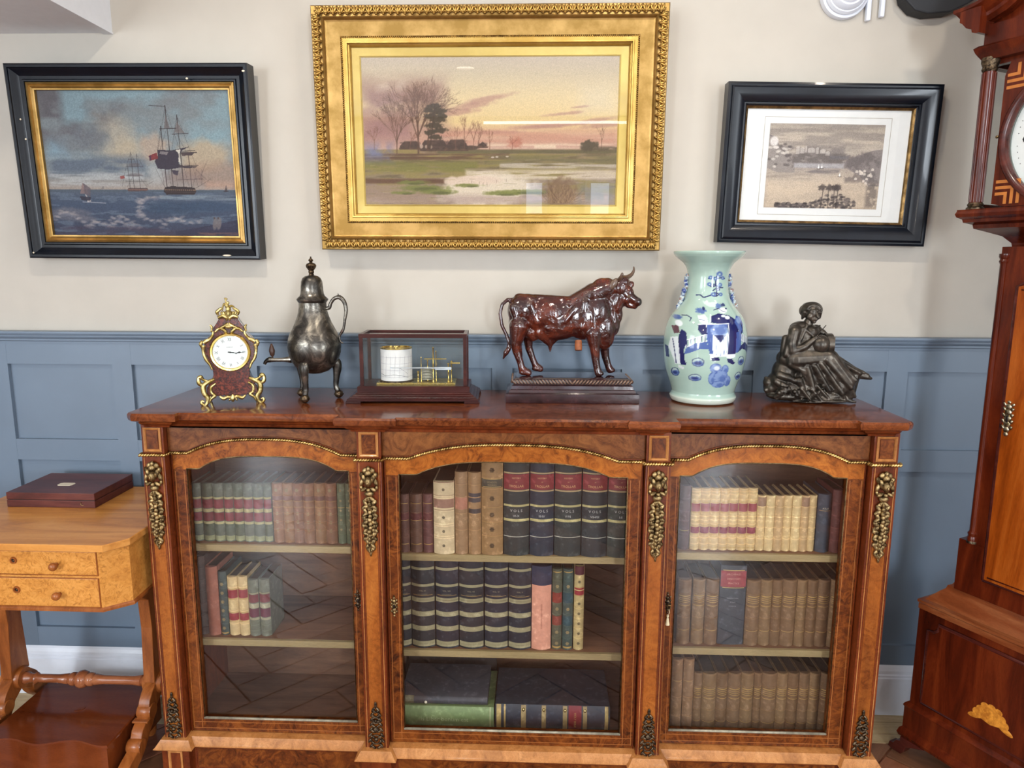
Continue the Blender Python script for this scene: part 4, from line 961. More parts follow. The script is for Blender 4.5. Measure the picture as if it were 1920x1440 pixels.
# ---- centre bay, bottom: lying books
zb=.1035
a=at(748,1350,-.31); b=at(926,1350,-.31); W=b.x-a.x; H=at(840,1324,-.31).z-zb
def lying(label,W,H,D,rgb,x0,y,z,bands=(),labels=(),name='book',fore=False):
    t=thing(name,label,'book',(x0+W/2,y,z))
    n=8; sp=[(y_,zz) for y_,zz in ((.0,0),(-.004,.1*H),(-.0075,.3*H),(-.009,.5*H),(-.0075,.7*H),(-.004,.9*H),(0,H))]
    outl=sp+[(D,H),(D,H-.003),(.004,H-.003),(.004,.003),(D,.003),(D,0)]
    c=P('cover',MB().loops([[(-W/2,yy,zz) for yy,zz in outl],[(W/2,yy,zz) for yy,zz in outl]]),LEA(rgb,.25),t,40)
    P('page_block',MB().box(-W/2+.004,W/2-.004,.004,D-.004,.003,H-.003),M['page'],t,None)
    for x0_,x1_,col,off in bands:
        P('spine_band' if off>.0006 else 'title_label',MB().loops([[(x_,yy-off if k<7 else .004,zz) for k,(yy,zz) in enumerate(sp)] for x_ in (-W/2+x0_*W,-W/2+x1_*W)]),LEA(col,.2) if not isinstance(col,str) else M[col],c,30)
    return t,c,sp
t,c,sp=lying('large pale green book lying flat in the middle bottom, lettered spine outwards',W,H,.19,(122,142,92),a.x,-.31,zb,[(.955,.97,(170,176,130),.0005)])
for s_,x_,z_,sz in (('is Liber bonum est',-.004,H*.50,.0185),('in custodia',.0,H*.26,.010)):
    mb=text_mb(s_,sz,-.0098); mb.v=[(x+x_,y+.003*((z+z_-H/2)/(H/2))**2,z+z_) for x,y,z in mb.v]; P('title_lettering',mb,LEA((170,186,140),.2),c,None)
a2=at(750,1310,-.305); b2=at(914,1310,-.305)
t,c,sp=lying('flat dark grey book lying on top of the pale green one',b2.x-a2.x,.026,.17,(66,66,72),a2.x,-.30,zb+H+.0006,[(.0,.16,(104,98,72),.0006)])
P('clasp',MB().ell((-.052,-.0095,.010),(.0045,.002,.0045),None,10,6),M['bone'],t,180)
a3=at(752,1260,-.22); b3=at(926,1260,-.22)
bk=book('tall dark brown folio standing behind the pale green book',b3.x-a3.x,.205,.018,(60,50,46),(),(),(),dep=.001); bk.location=((a3.x+b3.x)/2,-.085,zb)
a=at(929,1350,-.31); b=at(1143,1350,-.31); W=b.x-a.x; H=at(1040,1322,-.31).z-zb
G=(176,150,92)
bands=[(.01,.05,G,.0012),(.075,.09,G,.0012),(.225,.268,(150,128,84),.003),(.405,.443,(150,128,84),.003),(.590,.628,(150,128,84),.003),(.640,.752,(120,26,34),.0006),(.765,.800,(150,128,84),.003),(.955,.985,G,.0012)]
t,c,sp=lying('thick dark blue holy bible lying flat at the middle bottom with a red label',W,H,.19,(48,52,62),a.x,-.31,zb,bands)
mb=text_mb('HOLY BIBLE',.0088,-.0102,rot90=True); mb.v=[(x+W*(.696-.5),y,z+H*.52) for x,y,z in mb.v]; P('title_lettering',mb,M['gold_t'],c,None)
for u in (.246,.424,.609,.782): P('gilt_knot',MB().ell((-W/2+u*W,-.008,H*.86),(.0045,.004,.0055),None,8,6),M['gilt'],c,180)
# ---- right bay, top shelf
R0,R1=SH[2]
def rt(w,h,i,l): return book(l,w,h,.17,(86,60,60),(.8,.6,.45,.25),(),[(.6,.605),(.3,.305)])
row([(1274,1294.5)],965,910,R0,-.300,rt,['dim plum brown book at the left end of the top right shelf'])
def crm(w,h,i,l): return book(l,w,h,.17,[(208,178,124),(204,172,118)][i%2],(.95,.90,.82,.55,.49,.43,.2,.1),[(.63,.755,(150,62,66)),(.275,.375,(124,44,62) if i%2 else (132,50,64))],[(.77,.78),(.61,.62),(.39,.40),(.255,.265),(.04,.05)],[],wear=.3)
row(pairs([1295.4,1312.7,1331,1349.4,1366.6,1383.9,1401.7,1419]),965,915,R0,-.300,crm,lambda i:'%s cream calf book with two red bands, from the left of the top right shelf'%ORD[i],'cream and red volumes, top right shelf')
def vel(w,h,i,l): return book(l,w,h,.15,[(206,176,124),(214,186,134),(190,158,112)][i%3],(.80,.62,.42,.22),[(.80,.97,(150,118,92))] if i in(0,5) else (),(),wear=.6)
row(pairs([1419.5,1436,1452.6,1469,1485,1501.5,1517,1531]),965,929,R0,-.300,vel,lambda i:'%s plain mottled vellum book right of the red-banded set, top right shelf'%ORD[i],'plain vellum volumes, top right shelf')
def dk(w,h,i,l):
    if i==0: return book(l,w,h,.17,(56,64,76),(),(),[(.72,.725)],[('ATLAS',.76,.006,(200,190,160))],wear=.15)
    return book(l,w,h,.17,(100,50,46),(.8,.6,.4,.2),(),(),wear=.3)
row([(1532.6,1558),(1559,1582)],965,0,R0,-.302,dk,['slate blue book near the right end of the top right shelf','maroon book at the right end of the top right shelf'],tops=[926,918])
# ---- right bay, middle and bottom shelves
def brn(w,h,i,l): return book(l,w,h,.17,[(118,90,62),(126,98,66),(112,84,56)][i%3],(.98,.785,.615,.42,.235),(),[(.745,.757),(.715,.721),(.685,.691),(.655,.661),(.60,.61),(.22,.226)],[],wear=.35)
row([(1270,1295),(1297.6,1321),(1321.8,1346.5)],1145,1085,R1,-.302,brn,lambda i:'%s brown ribbed book left of the black directory, right middle shelf'%ORD[i],'brown volumes left of the black book, right middle shelf')
def blk(w,h,i,l): return book(l,w,h,.18,(50,54,60),(),[(.735,.935,(140,50,54))],[(.94,.948),(.722,.73)],[('ARCHBALD',.895,.0075,(206,150,130)),('DIRECTORY',.838,.0068,(206,150,130)),('PRACTICE',.782,.0068,(206,150,130)),('INTERNATIONAL',.595,.0042,(140,140,140)),('ATLAS',.545,.0055,(140,140,140)),('LONDON',.495,.0045,(140,140,140))],dep=.004,wear=.4)
row([(1348,1396.5)],1145,1061,R1,-.305,blk,['wide black book with a large red title label, right middle shelf'])
row(pairs([1397.5,1424,1446,1465,1491.8,1511,1531,1554,1577]),1145,1086.5,R1,-.302,brn,lambda i:'%s brown ribbed book right of the black directory, right middle shelf'%ORD[i],'brown volumes right of the black book, right middle shelf')
def pk(w,h,i,l): return book(l,w,h,.17,(140,108,78),(.98,.72,.5,.25),(),[(.71,.715)],wear=.4)
row([(1258.5,1278.5),(1279.5,1299.5)],1300,1234,zb,-.302,pk,['taller pale brown book at the far left of the right bottom shelf','second taller pale brown book on the right bottom shelf'])
row(pairs([1300,1316.2,1342.7,1364,1388.7,1412.6,1427.2,1455.6,1475.5,1496.8,1516.2,1536.6,1560]),1300,1261,zb,-.302,brn,lambda i:'%s brown ribbed book right of the two taller ones, right bottom shelf'%ORD[i],'brown volumes, right bottom shelf')
ZT=1.0652
# ------------------------------------------------------------------ mantel clock
r_=.36
t=thing('mantel_clock','red waisted mantel clock with gilt scroll mounts and round white dial, left on the bookcase','clock',(-.849,-.268,ZT),(0,0,r_))
S=.000345
def cx_(x): return (x-360)*S
def cz_(y): return (1222-y)*S*.985
half=[(1150,178),(1130,190),(1090,188),(1060,172),(1020,148),(980,135),(930,136),(890,150),(850,174),(800,188),(760,189),(720,184),(690,166),(665,138),(640,122),(600,112),(570,92),(545,76),(525,68)]
rt_=[(h*S,cz_(y)) for y,h in half]; poly=rt_+[(-x,z) for x,z in rt_[::-1]]
m=NM('tortoiseshell_red'); v=m.map(); f=m.noise(v,90,6,.7,1.5); m.set(Base_Color=m.ramp(f,[(.36,lin((34,12,11))),(.5,lin((78,26,20))),(.62,lin((122,54,36)))]),Roughness=.2,Coat_Weight=.5); TOR=m.m
CD=.075
P('case',MB().prism(poly,-.026,CD-.026),TOR,t,40,.0015)
P('case_side_band',MB().prism([(x*1.015,z) for x,z in poly],-.006,CD-.036),plain('dark_case_side',(52,44,46),.3,coat=.4),t,40)
dcz=cz_(797)
b=P('bezel',MB().lathe([(.0445,-.026),(.051,-.027),(.053,-.031),(.0505,-.0345),(.0465,-.034),(.0445,-.030)],48,(0,0,dcz),False,'y'),M['brass'],t,40)
d_=P('dial',MB().lathe([(.001,-.0300),(.046,-.0300),(.046,-.027),(.001,-.027)],48,(0,0,dcz),False,'y'),M['dialw'],t,40)
RN=['XII','I','II','III','IIII','V','VI','VII','VIII','IX','X','XI']
nb=MB()
for k,s_ in enumerate(RN):
    a=k*PI/6; mb=text_mb(s_,.0125,0); ca,sa=math.cos(a),math.sin(a)
    nb.add([(x*.62*ca+z*sa+.0345*sa,-.0303,-x*.62*sa+z*ca+.0345*ca+dcz) for x,y,z in mb.v],mb.f)
P('numerals',nb,M['ink'],d_,None)
nb=MB()
for k in range(60):
    a=k*PI/30; nb.ell((.0415*math.sin(a),-.0302,dcz+.0415*math.cos(a)),(.0004,.0002,.0004),None,4,3)
P('minute_ring',nb,M['ink'],d_,None)
mb=text_mb('LONDON',.0042,-.0303); mb.v=[(x,y,z+dcz+.014) for x,y,z in mb.v]; P('dial_lettering',mb,M['ink'],d_,None)
def hand(L,a,w,y,name='hand'):
    mb=MB(); ca,sa=math.cos(a),math.sin(a)
    pts=[(-w,-.006),(w,-.006),(w*.8,L*.55),(w*2.4,L*.66),(w*.6,L*.78),(0,L),(-w*.6,L*.78),(-w*2.4,L*.66),(-w*.8,L*.55)]
    mb.prism([(x*ca+z*sa,-x*sa+z*ca+dcz) for x,z in pts],y-.0005,y); P(name,mb,M['ink'],d_,None)
hand(.036,math.radians(92),.0010,-.0318,'minute_hand'); hand(.023,math.radians(98),.0014,-.0310,'hour_hand')
P('hand_boss',MB().ell((0,-.032,dcz),(.0022,.001,.0022)),M['ink'],d_,180)
P('dial_glass',MB().lathe([(.001,-.0372),(.025,-.0362),(.046,-.0335)],40,(0,0,dcz),False,'y'),M['glassc'],t,180)
g=MB(); yF=-.030
def gt(pts,r,close=False):
    r=[q*1.22 for q in r]; g.tube(smoothcurve([(cx_(a),yF,cz_(b)) for a,b in pts],5),lerplist(r,len(smoothcurve([(0,0,0)]*len(pts),5))),8)
for s_ in (0,1):
    def mx(l): return [(a if s_==0 else 720-a,b) for a,b in l]
    gt(mx([(232,1010),(190,1030),(150,1060),(150,1120),(175,1160),(170,1200),(150,1222)]),[.003,.0045,.006,.0055,.005,.004,.0045])
    gt(mx([(240,1045),(205,1075),(205,1120),(228,1145),(200,1170),(185,1200)]),[.002,.0035,.003,.004,.003,.002])
    gt(mx([(150,1060),(120,1040),(118,1000),(135,990),(150,1010),(190,1028)]),[.004,.005,.004,.005,.003,.003])
    gt(mx([(150,1222),(128,1205),(130,1185),(148,1190)]),[.004,.0035,.003,.0025])
    gt(mx([(262,1150),(290,1172),(320,1160),(345,1165)]),[.002,.0045,.004,.004])
    gt(mx([(170,720),(185,705),(215,690),(240,655),(245,625)]),[.004,.005,.0035,.003,.002])
    gt(mx([(168,735),(165,790),(180,850),(205,890),(222,935)]),[.005,.0032,.0036,.0028,.0018])
    gt(mx([(163,700),(150,725),(160,760)]),[.003,.0042,.002])
    gt(mx([(258,635),(285,608),(315,610),(335,630),(345,640)]),[.002,.0035,.0035,.004,.002])
    gt(mx([(300,600),(330,588),(360,570)]),[.002,.004,.005])
    gt(mx([(285,520),(320,505),(345,520),(350,545)]),[.003,.004,.0042,.001])
    gt(mx([(290,500),(282,475),(300,455),(320,440)]),[.002,.0038,.0035,.002])
    gt(mx([(225,575),(238,595),(230,630)]),[.0015,.003,.0015])
g.ell((cx_(360),yF-.002,cz_(1170)),(.006,.004,.011),None,10,6); g.ell((cx_(340),yF,cz_(1178)),(.003,.003,.007),Matrix.Rotation(.6,3,'Y')); g.ell((cx_(382),yF,cz_(1178)),(.003,.003,.007),Matrix.Rotation(-.6,3,'Y'))
g.ell((cx_(360),yF-.002,cz_(590)),(.010,.004,.006),None,10,6)
P('gilt_mounts',g,M['gilt'],t,180)
g=MB()
for s_ in (-1,1):
    x=s_*.054; g.tube(smoothcurve([(x,.03,cz_(1120)),(x*1.1,.036,cz_(1170)),(x*1.15,.038,cz_(1218))],5),[.004]*11,8)
P('back_foot',g,M['gilt'],t,180)
g=MB(); yc=.006
for k in range(8):
    a=2*PI*k/8; g.ell((.016*math.cos(a),yc+.014*math.sin(a),cz_(500)),(.004,.004,.009),Matrix.Rotation(.4*math.cos(a),3,'Y'),8,6)
g.lathe([(.024,cz_(528)),(.023,cz_(520)),(.015,cz_(505)),(.012,cz_(480)),(.006,cz_(470))],16,(0,yc,0))
g.ell((0,yc,cz_(462)),(.007,.006,.012)); g.ell((-.003,yc,cz_(432)),(.006,.005,.010),Matrix.Rotation(-.4,3,'Y')); g.ell((0,yc,cz_(408)),(.004,.004,.0045))
for s_,a in ((-1,.9),(1,-.7),(-1,2.1),(1,-2.0)): g.tube(smoothcurve([(0,yc,cz_(440)),(s_*.010,yc,cz_(425)+.002*a),(s_*.016,yc,cz_(455)-.003*a)],4),[.003,.003,.0025,.0025,.002,.002,.002,.002,.001][:9],6)
g.tube(smoothcurve([(-.002,yc,cz_(408)),(-.006,yc,cz_(390)),(-.002,yc,cz_(374)),(-.009,yc,cz_(372))],4),[.0022]*13,6)
P('finial',g,M['gilt'],t,180)
# ------------------------------------------------------------------ pewter urn with tap
m=NM('tarnished_pewter'); v=m.map(); f=m.noise(v,22,6,.65,.8); col=m.ramp(f,[(.30,lin((40,37,35))),(.48,lin((92,88,82))),(.66,lin((176,170,156)))])
f2=m.noise(m.map((1,1,.8)),8,3); col=m.mix(m.ramp(f2,[(.60,(0,0,0)),(.66,(.7,)*3)]),col,lin((128,66,40)))
m.set(Base_Color=col,Metallic=.9,Roughness=m.ramp(f,[(.3,(.42,)*3),(.7,(.24,)*3)])); m.bump(m.noise(v,60,4),.25,.0015); M['pewter']=m.m
t=thing('tap_urn','tall tarnished pewter urn with domed lid, scroll handle and tap on three legs','urn',(-.634,-.205,ZT),(0,0,0))
S=.000345
def uz(y): return (1205-y)*S*1.0
prof=[(0.5,988),(60,984),(110,965),(160,925),(195,870),(212,815),(216,760),(208,705),(190,655),(168,610),(146,565),(128,520),(117,480),(111,440),(110,405),(116,400),(120,392)]
P('body',MB().lathe([(r*S,uz(y)) for y,r in [(b_,a_) for a_,b_ in prof]],56),M['pewter'],t,40)
P('lid',MB().lathe([(a*S,uz(b)) for a,b in [(119,393),(124,388),(127,376),(118,366),(100,350),(92,330),(89,300),(88,270),(84,235),(72,208),(52,192),(26,184),(1,182)]],48),M['pewter'],t,30)
P('finial',MB().lathe([(a*S,uz(b)) for a,b in [(22,184),(18,172),(24,158),(20,148),(38,122),(42,108),(34,92),(16,86),(10,78),(18,70),(20,64),(12,54),(4,46),(8,40),(1,34)]],20),M['bronzed'],t,40)
def us(p): return (p[0]*S,p[2]*S,uz(p[1]))
hp=[(108,452,0),(136,446,0),(150,410,0),(180,372,0),(225,362,0),(262,400,0),(274,470,0),(262,540,0),(250,610,0),(236,640,0),(214,680,0),(218,720,0),(240,738,0)]
sc_=smoothcurve([us(p) for p in hp],6); P('handle',MB().tube(sc_,[r*S for r in lerplist([14,16,14,15,19,17,15,12,10,13,8,8,5],len(sc_))],10).tube(smoothcurve([us(p) for p in ((205,372,0),(214,350,0),(212,328,0))],4),[.005,.0045,.004,.003,.0025,.002,.0015,.001,.0005],8),M['pewter'],t,180)
a0=math.radians(200)
tp=smoothcurve([(-.066,-.012,uz(870)),(-.085,-.014,uz(872)),(-.110,-.016,uz(874)),(-.124,-.017,uz(872)),(-.134,-.018,uz(885)),(-.139,-.018,uz(908))],5)
o=P('tap',MB().tube(tp,[r*S for r in lerplist([30,17,16,24,16,13],len(tp))],10).ell((-.116,-.0165,uz(872)),(.006,.006,.007)).lathe([(.010,0),(.010,.004)],14,(-.068,-.012,uz(870)),True,'x'),M['pewter'],t,50)
P('tap_key',MB().tube([(-.116,-.0165,uz(860)),(-.116,-.0165,uz(845)),(-.116,-.0165,uz(835)),(-.1165,-.0165,uz(800)),(-.117,-.0165,uz(770)),(-.117,-.0165,uz(740))],[.002,.0025,.006,.0085,.006,.002],10),plain('dark_turned_wood',(70,46,36),.4),t,180)
for k,a in enumerate((math.radians(-102),math.radians(18),math.radians(148))):
    dx,dy=math.cos(a),math.sin(a)
    pts=[(.048*dx,.048*dy,uz(890)),(.058*dx,.058*dy,uz(905)),(.061*dx,.061*dy,uz(950)),(.058*dx,.058*dy,uz(1030)),(.056*dx,.056*dy,uz(1100)),(.060*dx,.060*dy,uz(1135)),(.062*dx,.062*dy,uz(1150))]
    sm=smoothcurve(pts,5); lg=P('leg',MB().tube(sm,[r*S for r in lerplist([30,44,38,26,21,24,18],len(sm))],10),M['pewter'],t,180)
    P('foot',MB().ell((.062*dx,.062*dy,uz(1152)),(.009,.009,.005)).ell((.063*dx,.063*dy,uz(1170)),(.0125,.0125,.012),None,16,10).ell((.063*dx,.063*dy,uz(1172)),(.0148,.0148,.004),None,16,6),M['bronzed'],lg,180)
    for s_ in (-1,1): pass
# ------------------------------------------------------------------ barograph in a glass case
t=thing('barograph','brass barograph with a white paper drum inside a mahogany framed glass case','barograph',(-.351,-.165,ZT),(0,0,.055))
MD=wood('barograph_mahogany',(34,14,13),(58,25,22),(80,38,32),1,(6,1,1),rough=.28,coat=.2)
w2=.186; d2=.10
for sx in (-1,1):
    for sy in (-1,1): P('foot',MB().box(sx*(w2)-.042*(sx>0),sx*(w2)+.042*(sx<0),sy*d2-.03*(sy>0),sy*d2+.03*(sy<0),0,.0065),MD,t,None,.0008)
rc=rect(-w2+.003,w2-.003,-d2+.003,d2-.003)
P('base',moulding(MB(),rc,[(0,.0065),(0,.012),(-.006,.014),(-.007,.017),(-.013,.0185),(-.015,.022),(-.0215,.0245),(-.0225,.027),(-.0255,.028),(-.0255,.043),(-.029,.0445)]),MD,t,None)
cw,cdh=.150,.066; z0,z1=.0445,.1905
for sx in (-1,1):
    for sy in (-1,1): P('corner_post',MB().box(sx*cw-.010*(sx>0),sx*cw+.010*(sx<0),sy*cdh-.010*(sy>0),sy*cdh+.010*(sy<0),z0,z1),MD,t,None,.0006)
for sy in (-1,1): P('top_rail',MB().box(-cw-.001,cw+.001,sy*cdh-.010*(sy>0)-.0005,sy*cdh+.010*(sy<0)+.0005,z1-.010,z1+.0012),MD,t,None,.0006)
for sx in (-1,1): P('top_rail',MB().box(sx*cw-.010*(sx>0),sx*cw+.010*(sx<0),-cdh+.010,cdh-.010,z1-.010,z1+.0012),MD,t,None,.0006)
for sy in (-1,1): P('glass_pane',MB().box(-cw+.010,cw-.010,sy*(cdh-.005)-.0008,sy*(cdh-.005)+.0008,z0,z1-.010),M['glassc'],t,None)
for sx in (-1,1): P('glass_pane',MB().box(sx*(cw-.005)-.0008,sx*(cw-.005)+.0008,-cdh+.010,cdh-.010,z0,z1-.010),M['glassc'],t,None)
P('glass_pane',MB().box(-cw+.010,cw-.010,-cdh+.010,cdh-.010,z1-.005,z1-.0035),M['glassc'],t,None)
P('brass_plate',MB().box(-.108,.116,-.045,.040,z0,z0+.006),M['brass'],t,None,.0006)
dx=-.056; dr=P('drum',MB().lathe([(.045,z0+.0095),(.045,z0+.101),(.0435,z0+.101),(.0435,z0+.0985),(.002,z0+.0985)],48,(dx,-.002,0),False),M['paper'],t,40)
P('drum_rim',MB().lathe([(.0455,z0+.100),(.0458,z0+.1035),(.042,z0+.1035),(.042,z0+.099),(.002,z0+.099)],40,(dx,-.002,0),False),M['brass'],dr,40)
P('drum_rim',MB().lathe([(.049,z0+.006),(.049,z0+.009),(.045,z0+.0105)],40,(dx,-.002,0),True),M['bronzed'],dr,40)
P('drum_knob',MB().lathe([(.004,z0+.099),(.0035,z0+.104),(.012,z0+.105),(.012,z0+.1075),(.002,z0+.109)],16,(dx,-.002,0)).box(dx-.018,dx+.018,-.004,0,z0+.1005,z0+.1025),M['brass'],dr,40)
lm=MB()
for zz in (.022,.042,.060,.078): lm.tube([(dx+.0454*math.sin(a),-.002-.0454*math.cos(a),z0+zz) for a in np.linspace(-1.5,1.5,30)],.0003,4)
for a0_ in np.linspace(-1.2,1.2,9): lm.tube([(dx+.0454*math.sin(a0_),-.002-.0454*math.cos(a0_),z0+.02),(dx+.0454*math.sin(a0_+.08),-.002-.0454*math.cos(a0_+.08),z0+.082)],.00025,4)
P('chart_lines',lm,plain('faint_chart_ink',(170,160,172),.8),dr,None)
lm=MB().tube(smoothcurve([(dx+.0456*math.sin(a),-.002-.0456*math.cos(a),z0+b) for a,b in ((-1.1,.030),(-.6,.026),(0,.029),(.45,.026),(.95,.019))],6),.00045,4).tube(smoothcurve([(dx+.0456*math.sin(a),-.002-.0456*math.cos(a),z0+b) for a,b in ((0,.050),(.4,.046),(.9,.030))],6),.00035,4)
P('pen_trace',lm,M['ink'],dr,None)
st=plain('polished_steel',(214,220,228),.35,.35)
P('pen_arm',MB().tube([(dx-.006,-.053,z0+.050),(.02,-.050,z0+.0495),(.105,-.030,z0+.046)],[.0011,.0021,.0026],6).box(dx-.011,dx-.004,-.055,-.051,z0+.0485,z0+.0515),st,t,None)
P('pen_gate',MB().box(.058,.104,-.036,-.033,z0+.042,z0+.050),st,t,None)
an=MB()
for k in range(8): an.lathe([(.009,0),(.017,.0012),(.017,.0022),(.009,.0034)],24,(.032,.0,z0+.009+k*.0046))
P('aneroid_capsules',an,plain('nickel_capsule',(214,210,196),.4,.3),t,40)
cols=MB()
for x,y,h,r in ((.052,-.022,.100,.0018),(.059,-.010,.088,.0012),(.096,-.030,.055,.0022),(.104,-.022,.060,.0018),(.018,-.026,.072,.0010),(.008,-.02,.030,.0016),(.034,-.002,.060,.0015)):
    cols.lathe([(r*1.8,0),(r*1.8,.004),(r,.006),(r,h*.5),(r*1.3,h*.52),(r,h*.55),(r,h-.004),(r*1.8,h-.002),(r*1.4,h)],10,(x,y,z0+.006))
P('pillar',cols,M['brass'],t,40)
P('bridge_bar',MB().box(.026,.090,-.021,-.018,z0+.070,z0+.073).box(.101,.128,-.025,-.021,z0+.058,z0+.0625),M['brass'],t,None,.0004)
# ------------------------------------------------------------------ glazed bull on a moulded plinth
m=NM('treacle_glaze'); v=m.map(); f=m.noise(v,16,4,.6,.5); geo=m.n('NewGeometry'); 
m.set(Base_Color=m.ramp(f,[(.3,lin((24,7,7))),(.5,lin((54,17,13))),(.72,lin((104,44,26)))]),Roughness=.12,Coat_Weight=1.0); m.b.inputs['Coat Roughness'].default_value=.03; m.bump(m.noise(v,75,3,.5,.6),.55,.004); BG=m.m
t=thing('bull_figurine','glossy brown glazed pottery bull standing on a stepped rope-edged plinth','figurine',(.098,-.148,ZT),(0,0,.02))
S=.000322
def bp(x,y,l=0): return Vector(((x-770)*S,l*S,(1292-y)*S))
b=MB(); 
def E(x,y,l,rx,ry,rl,rot=0): b.ell(bp(x,y,l),(rx*S,rl*S,ry*S),Matrix.Rotation(rot,3,'Y'),24,14)
def K(p,q,r1,r2): b.cap(bp(*p),bp(*q),r1*S,r2*S,16)
E(330,500,0,135,148,115,.1); E(310,600,0,105,120,100); E(560,540,0,260,165,118); E(640,600,0,240,170,112); E(880,560,0,190,205,125); E(960,520,0,170,200,120)
K((760,450,0),(960,360,0),78,105); K((960,360,0),(1080,300,0),105,80); K((700,450,0),(860,440,0),74,90); E(980,400,0,130,150,85,-.5); E(1040,330,0,110,120,72,-.3); E(1080,300,0,80,90,62); E(1030,650,0,140,190,100); E(1110,560,0,85,170,52,-.25); E(1160,500,0,60,120,40,-.2); E(1060,740,0,95,110,80)
E(380,420,0,120,70,95,.05); K((300,400,0),(720,430,0),52,60)
# head turned a little to the viewer
E(1195,300,-6,72,88,72); E(1215,250,-8,62,58,66); E(1250,340,-10,66,62,54); K((1230,350,-10),(1335,415,-22),58,40); E(1345,420,-24,42,42,44); E(1240,400,-10,58,44,56); K((1270,445,-16),(1325,462,-22),34,24); K((1190,380,0),(1160,470,0),70,60); K((1215,270,-30),(1300,330,-34),16,12); K((1215,270,14),(1295,330,4),16,12)
E(1292,268,-4,26,30,26)
# legs
for l,o,d in ((-66,0,0),(58,110,-18)):
    pts=[(300+o*.6,640+d,l*.9),(275+o,790+d,l),(280+o,860+d,l),(315+o,960+d,l),(330+o*1.1,1020+d,l),(385+o*1.0,1052+d,l)]
    rr=[92,52,38,31,34,34] if o==0 else [88,48,36,30,32,32]
    for p,q,r1,r2 in zip(pts,pts[1:],rr,rr[1:]): K(p,q,r1,r2)
    E(350+o*1.05,1050+d,l,50,26,36)
for l,o,d in ((-62,0,0),(56,105,-14)):
    pts=[(960+o*.6,700,l*.8),(975+o*.9,830+d,l),(985+o*.95,930+d,l),(1000+o*1.05,1010+d,l),(1012+o*1.1,1050+d,l)]
    rr=[82,48,36,32,36]
    for p,q,r1,r2 in zip(pts,pts[1:],rr,rr[1:]): K(p,q,r1,r2)
    E(1022+o*1.1,1056+d,l,42,26,36)
K((500,690,0),(580,800,0),80,30); K((640,700,0),(580,800,0),60,28); K((580,800,0),(582,872,0),28,6); K((400,700,0),(430,740,0),60,40)
# tail
tl=[(250,405,0),(200,405,-8),(150,450,-12),(132,530,-14),(150,640,-16),(190,720,-20),(215,790,-30),(205,850,-30)]
for p,q in zip(tl,tl[1:]): K(p,q,17,17)
K((208,845,-30),(185,880,-30),24,26); K((185,880,-30),(158,938,-28),24,6)
# muscle ridges and folds
for p,q,r in (((250,470,-95),(300,620,-100),26),((400,450,-100),(460,600,-104),24),((500,560,-112),(620,600,-112),18),((700,590,-108),(800,470,-104),22),((880,430,-98),(860,640,-118),26),((950,470,-104),(960,640,-112),24),((1040,420,-64),(1090,620,-66),18),((1120,400,-46),(1150,600,-46),14),((560,650,-106),(700,660,-104),18),((470,480,-100),(600,520,-112),16),((1030,350,-66),(1120,300,-52),16),((300,760,-66),(320,900,-80),14)): K((p[0],p[1],p[2]*.80),(q[0],q[1],q[2]*.80),r*1.55,r*1.2)
blob('body',b,BG,t,.0026,4,label='glossy treacle-brown body')
hm=plain('matt_brown_clay',(88,66,50),.35,coat=.5)
h=MB(); 
for pts,rr in (([(1225,210,10),(1262,205,34),(1300,180,52),(1318,145,60),(1316,112,62)],[22,20,16,11,5]),([(1180,225,-40),(1190,205,-66),(1196,180,-80),(1194,166,-84)],[21,18,13,6])):
    sm=smoothcurve([bp(*p) for p in pts],5); h.tube(sm,[r*S for r in lerplist(rr,len(sm))],12)
P('horn',h,hm,t,180)
P('ear',MB().ell(bp(1122,268,-60),(.021,.006,.010),Matrix.Rotation(-.95,3,'Y'),12,8),hm,t,180)
P('ear',MB().ell(bp(1262,262,56),(.011,.005,.007),Matrix.Rotation(.5,3,'Y'),12,8),hm,t,180)
P('eye',MB().ell(bp(1262,372,-68),(.0035,.0025,.003)).ell(bp(1262,372,-66),(.0055,.0025,.0045)),hm,t,180)
P('nostril',MB().ell(bp(1358,405,-52),(.0022,.0016,.0022)),M['ebony'],t,180)
P('cork',MB().tube([bp(826,760,-96),bp(826,800,-112),bp(826,842,-124)],[.0095,.0105,.0100],16),plain('cork',(136,76,40),.6,var=.3,nscale=150),t,40)
pl=MB()
rc=rect(-.186,.186,-.088,.088)
moulding(pl,rc,[(0,0),(.001,.003),(.0,.026),(-.008,.029),(-.010,.036),(-.014,.038),(-.015,.047),(-.020,.050),(-.020,.064),(-.028,.068),(-.033,.0685)])
BP=plain('plinth_glaze',(50,30,32),.16,coat=.9,var=.5,nscale=40,bump=.5)
P('plinth',pl,BP,t,30)
rp=MB()
for k in range(36):
    x=-.164+.328*k/35
    s_=-1 if k<18 else 1
    rp.ell((x,-.0695,.0580),(.0030,.0065,.0092),Matrix.Rotation(s_*.75,3,'Y'),6,5)
for k in range(20):
    y=-.066+.132*k/19
    for sx in (-1,1): rp.ell((sx*.1685,y,.0585),(.0045,.0024,.0080),Matrix.Rotation(.75,3,'X'),6,5)
P('rope_edging',rp,plain('rubbed_glaze',(104,78,62),.2,coat=.8,var=.5,nscale=50),t,180)
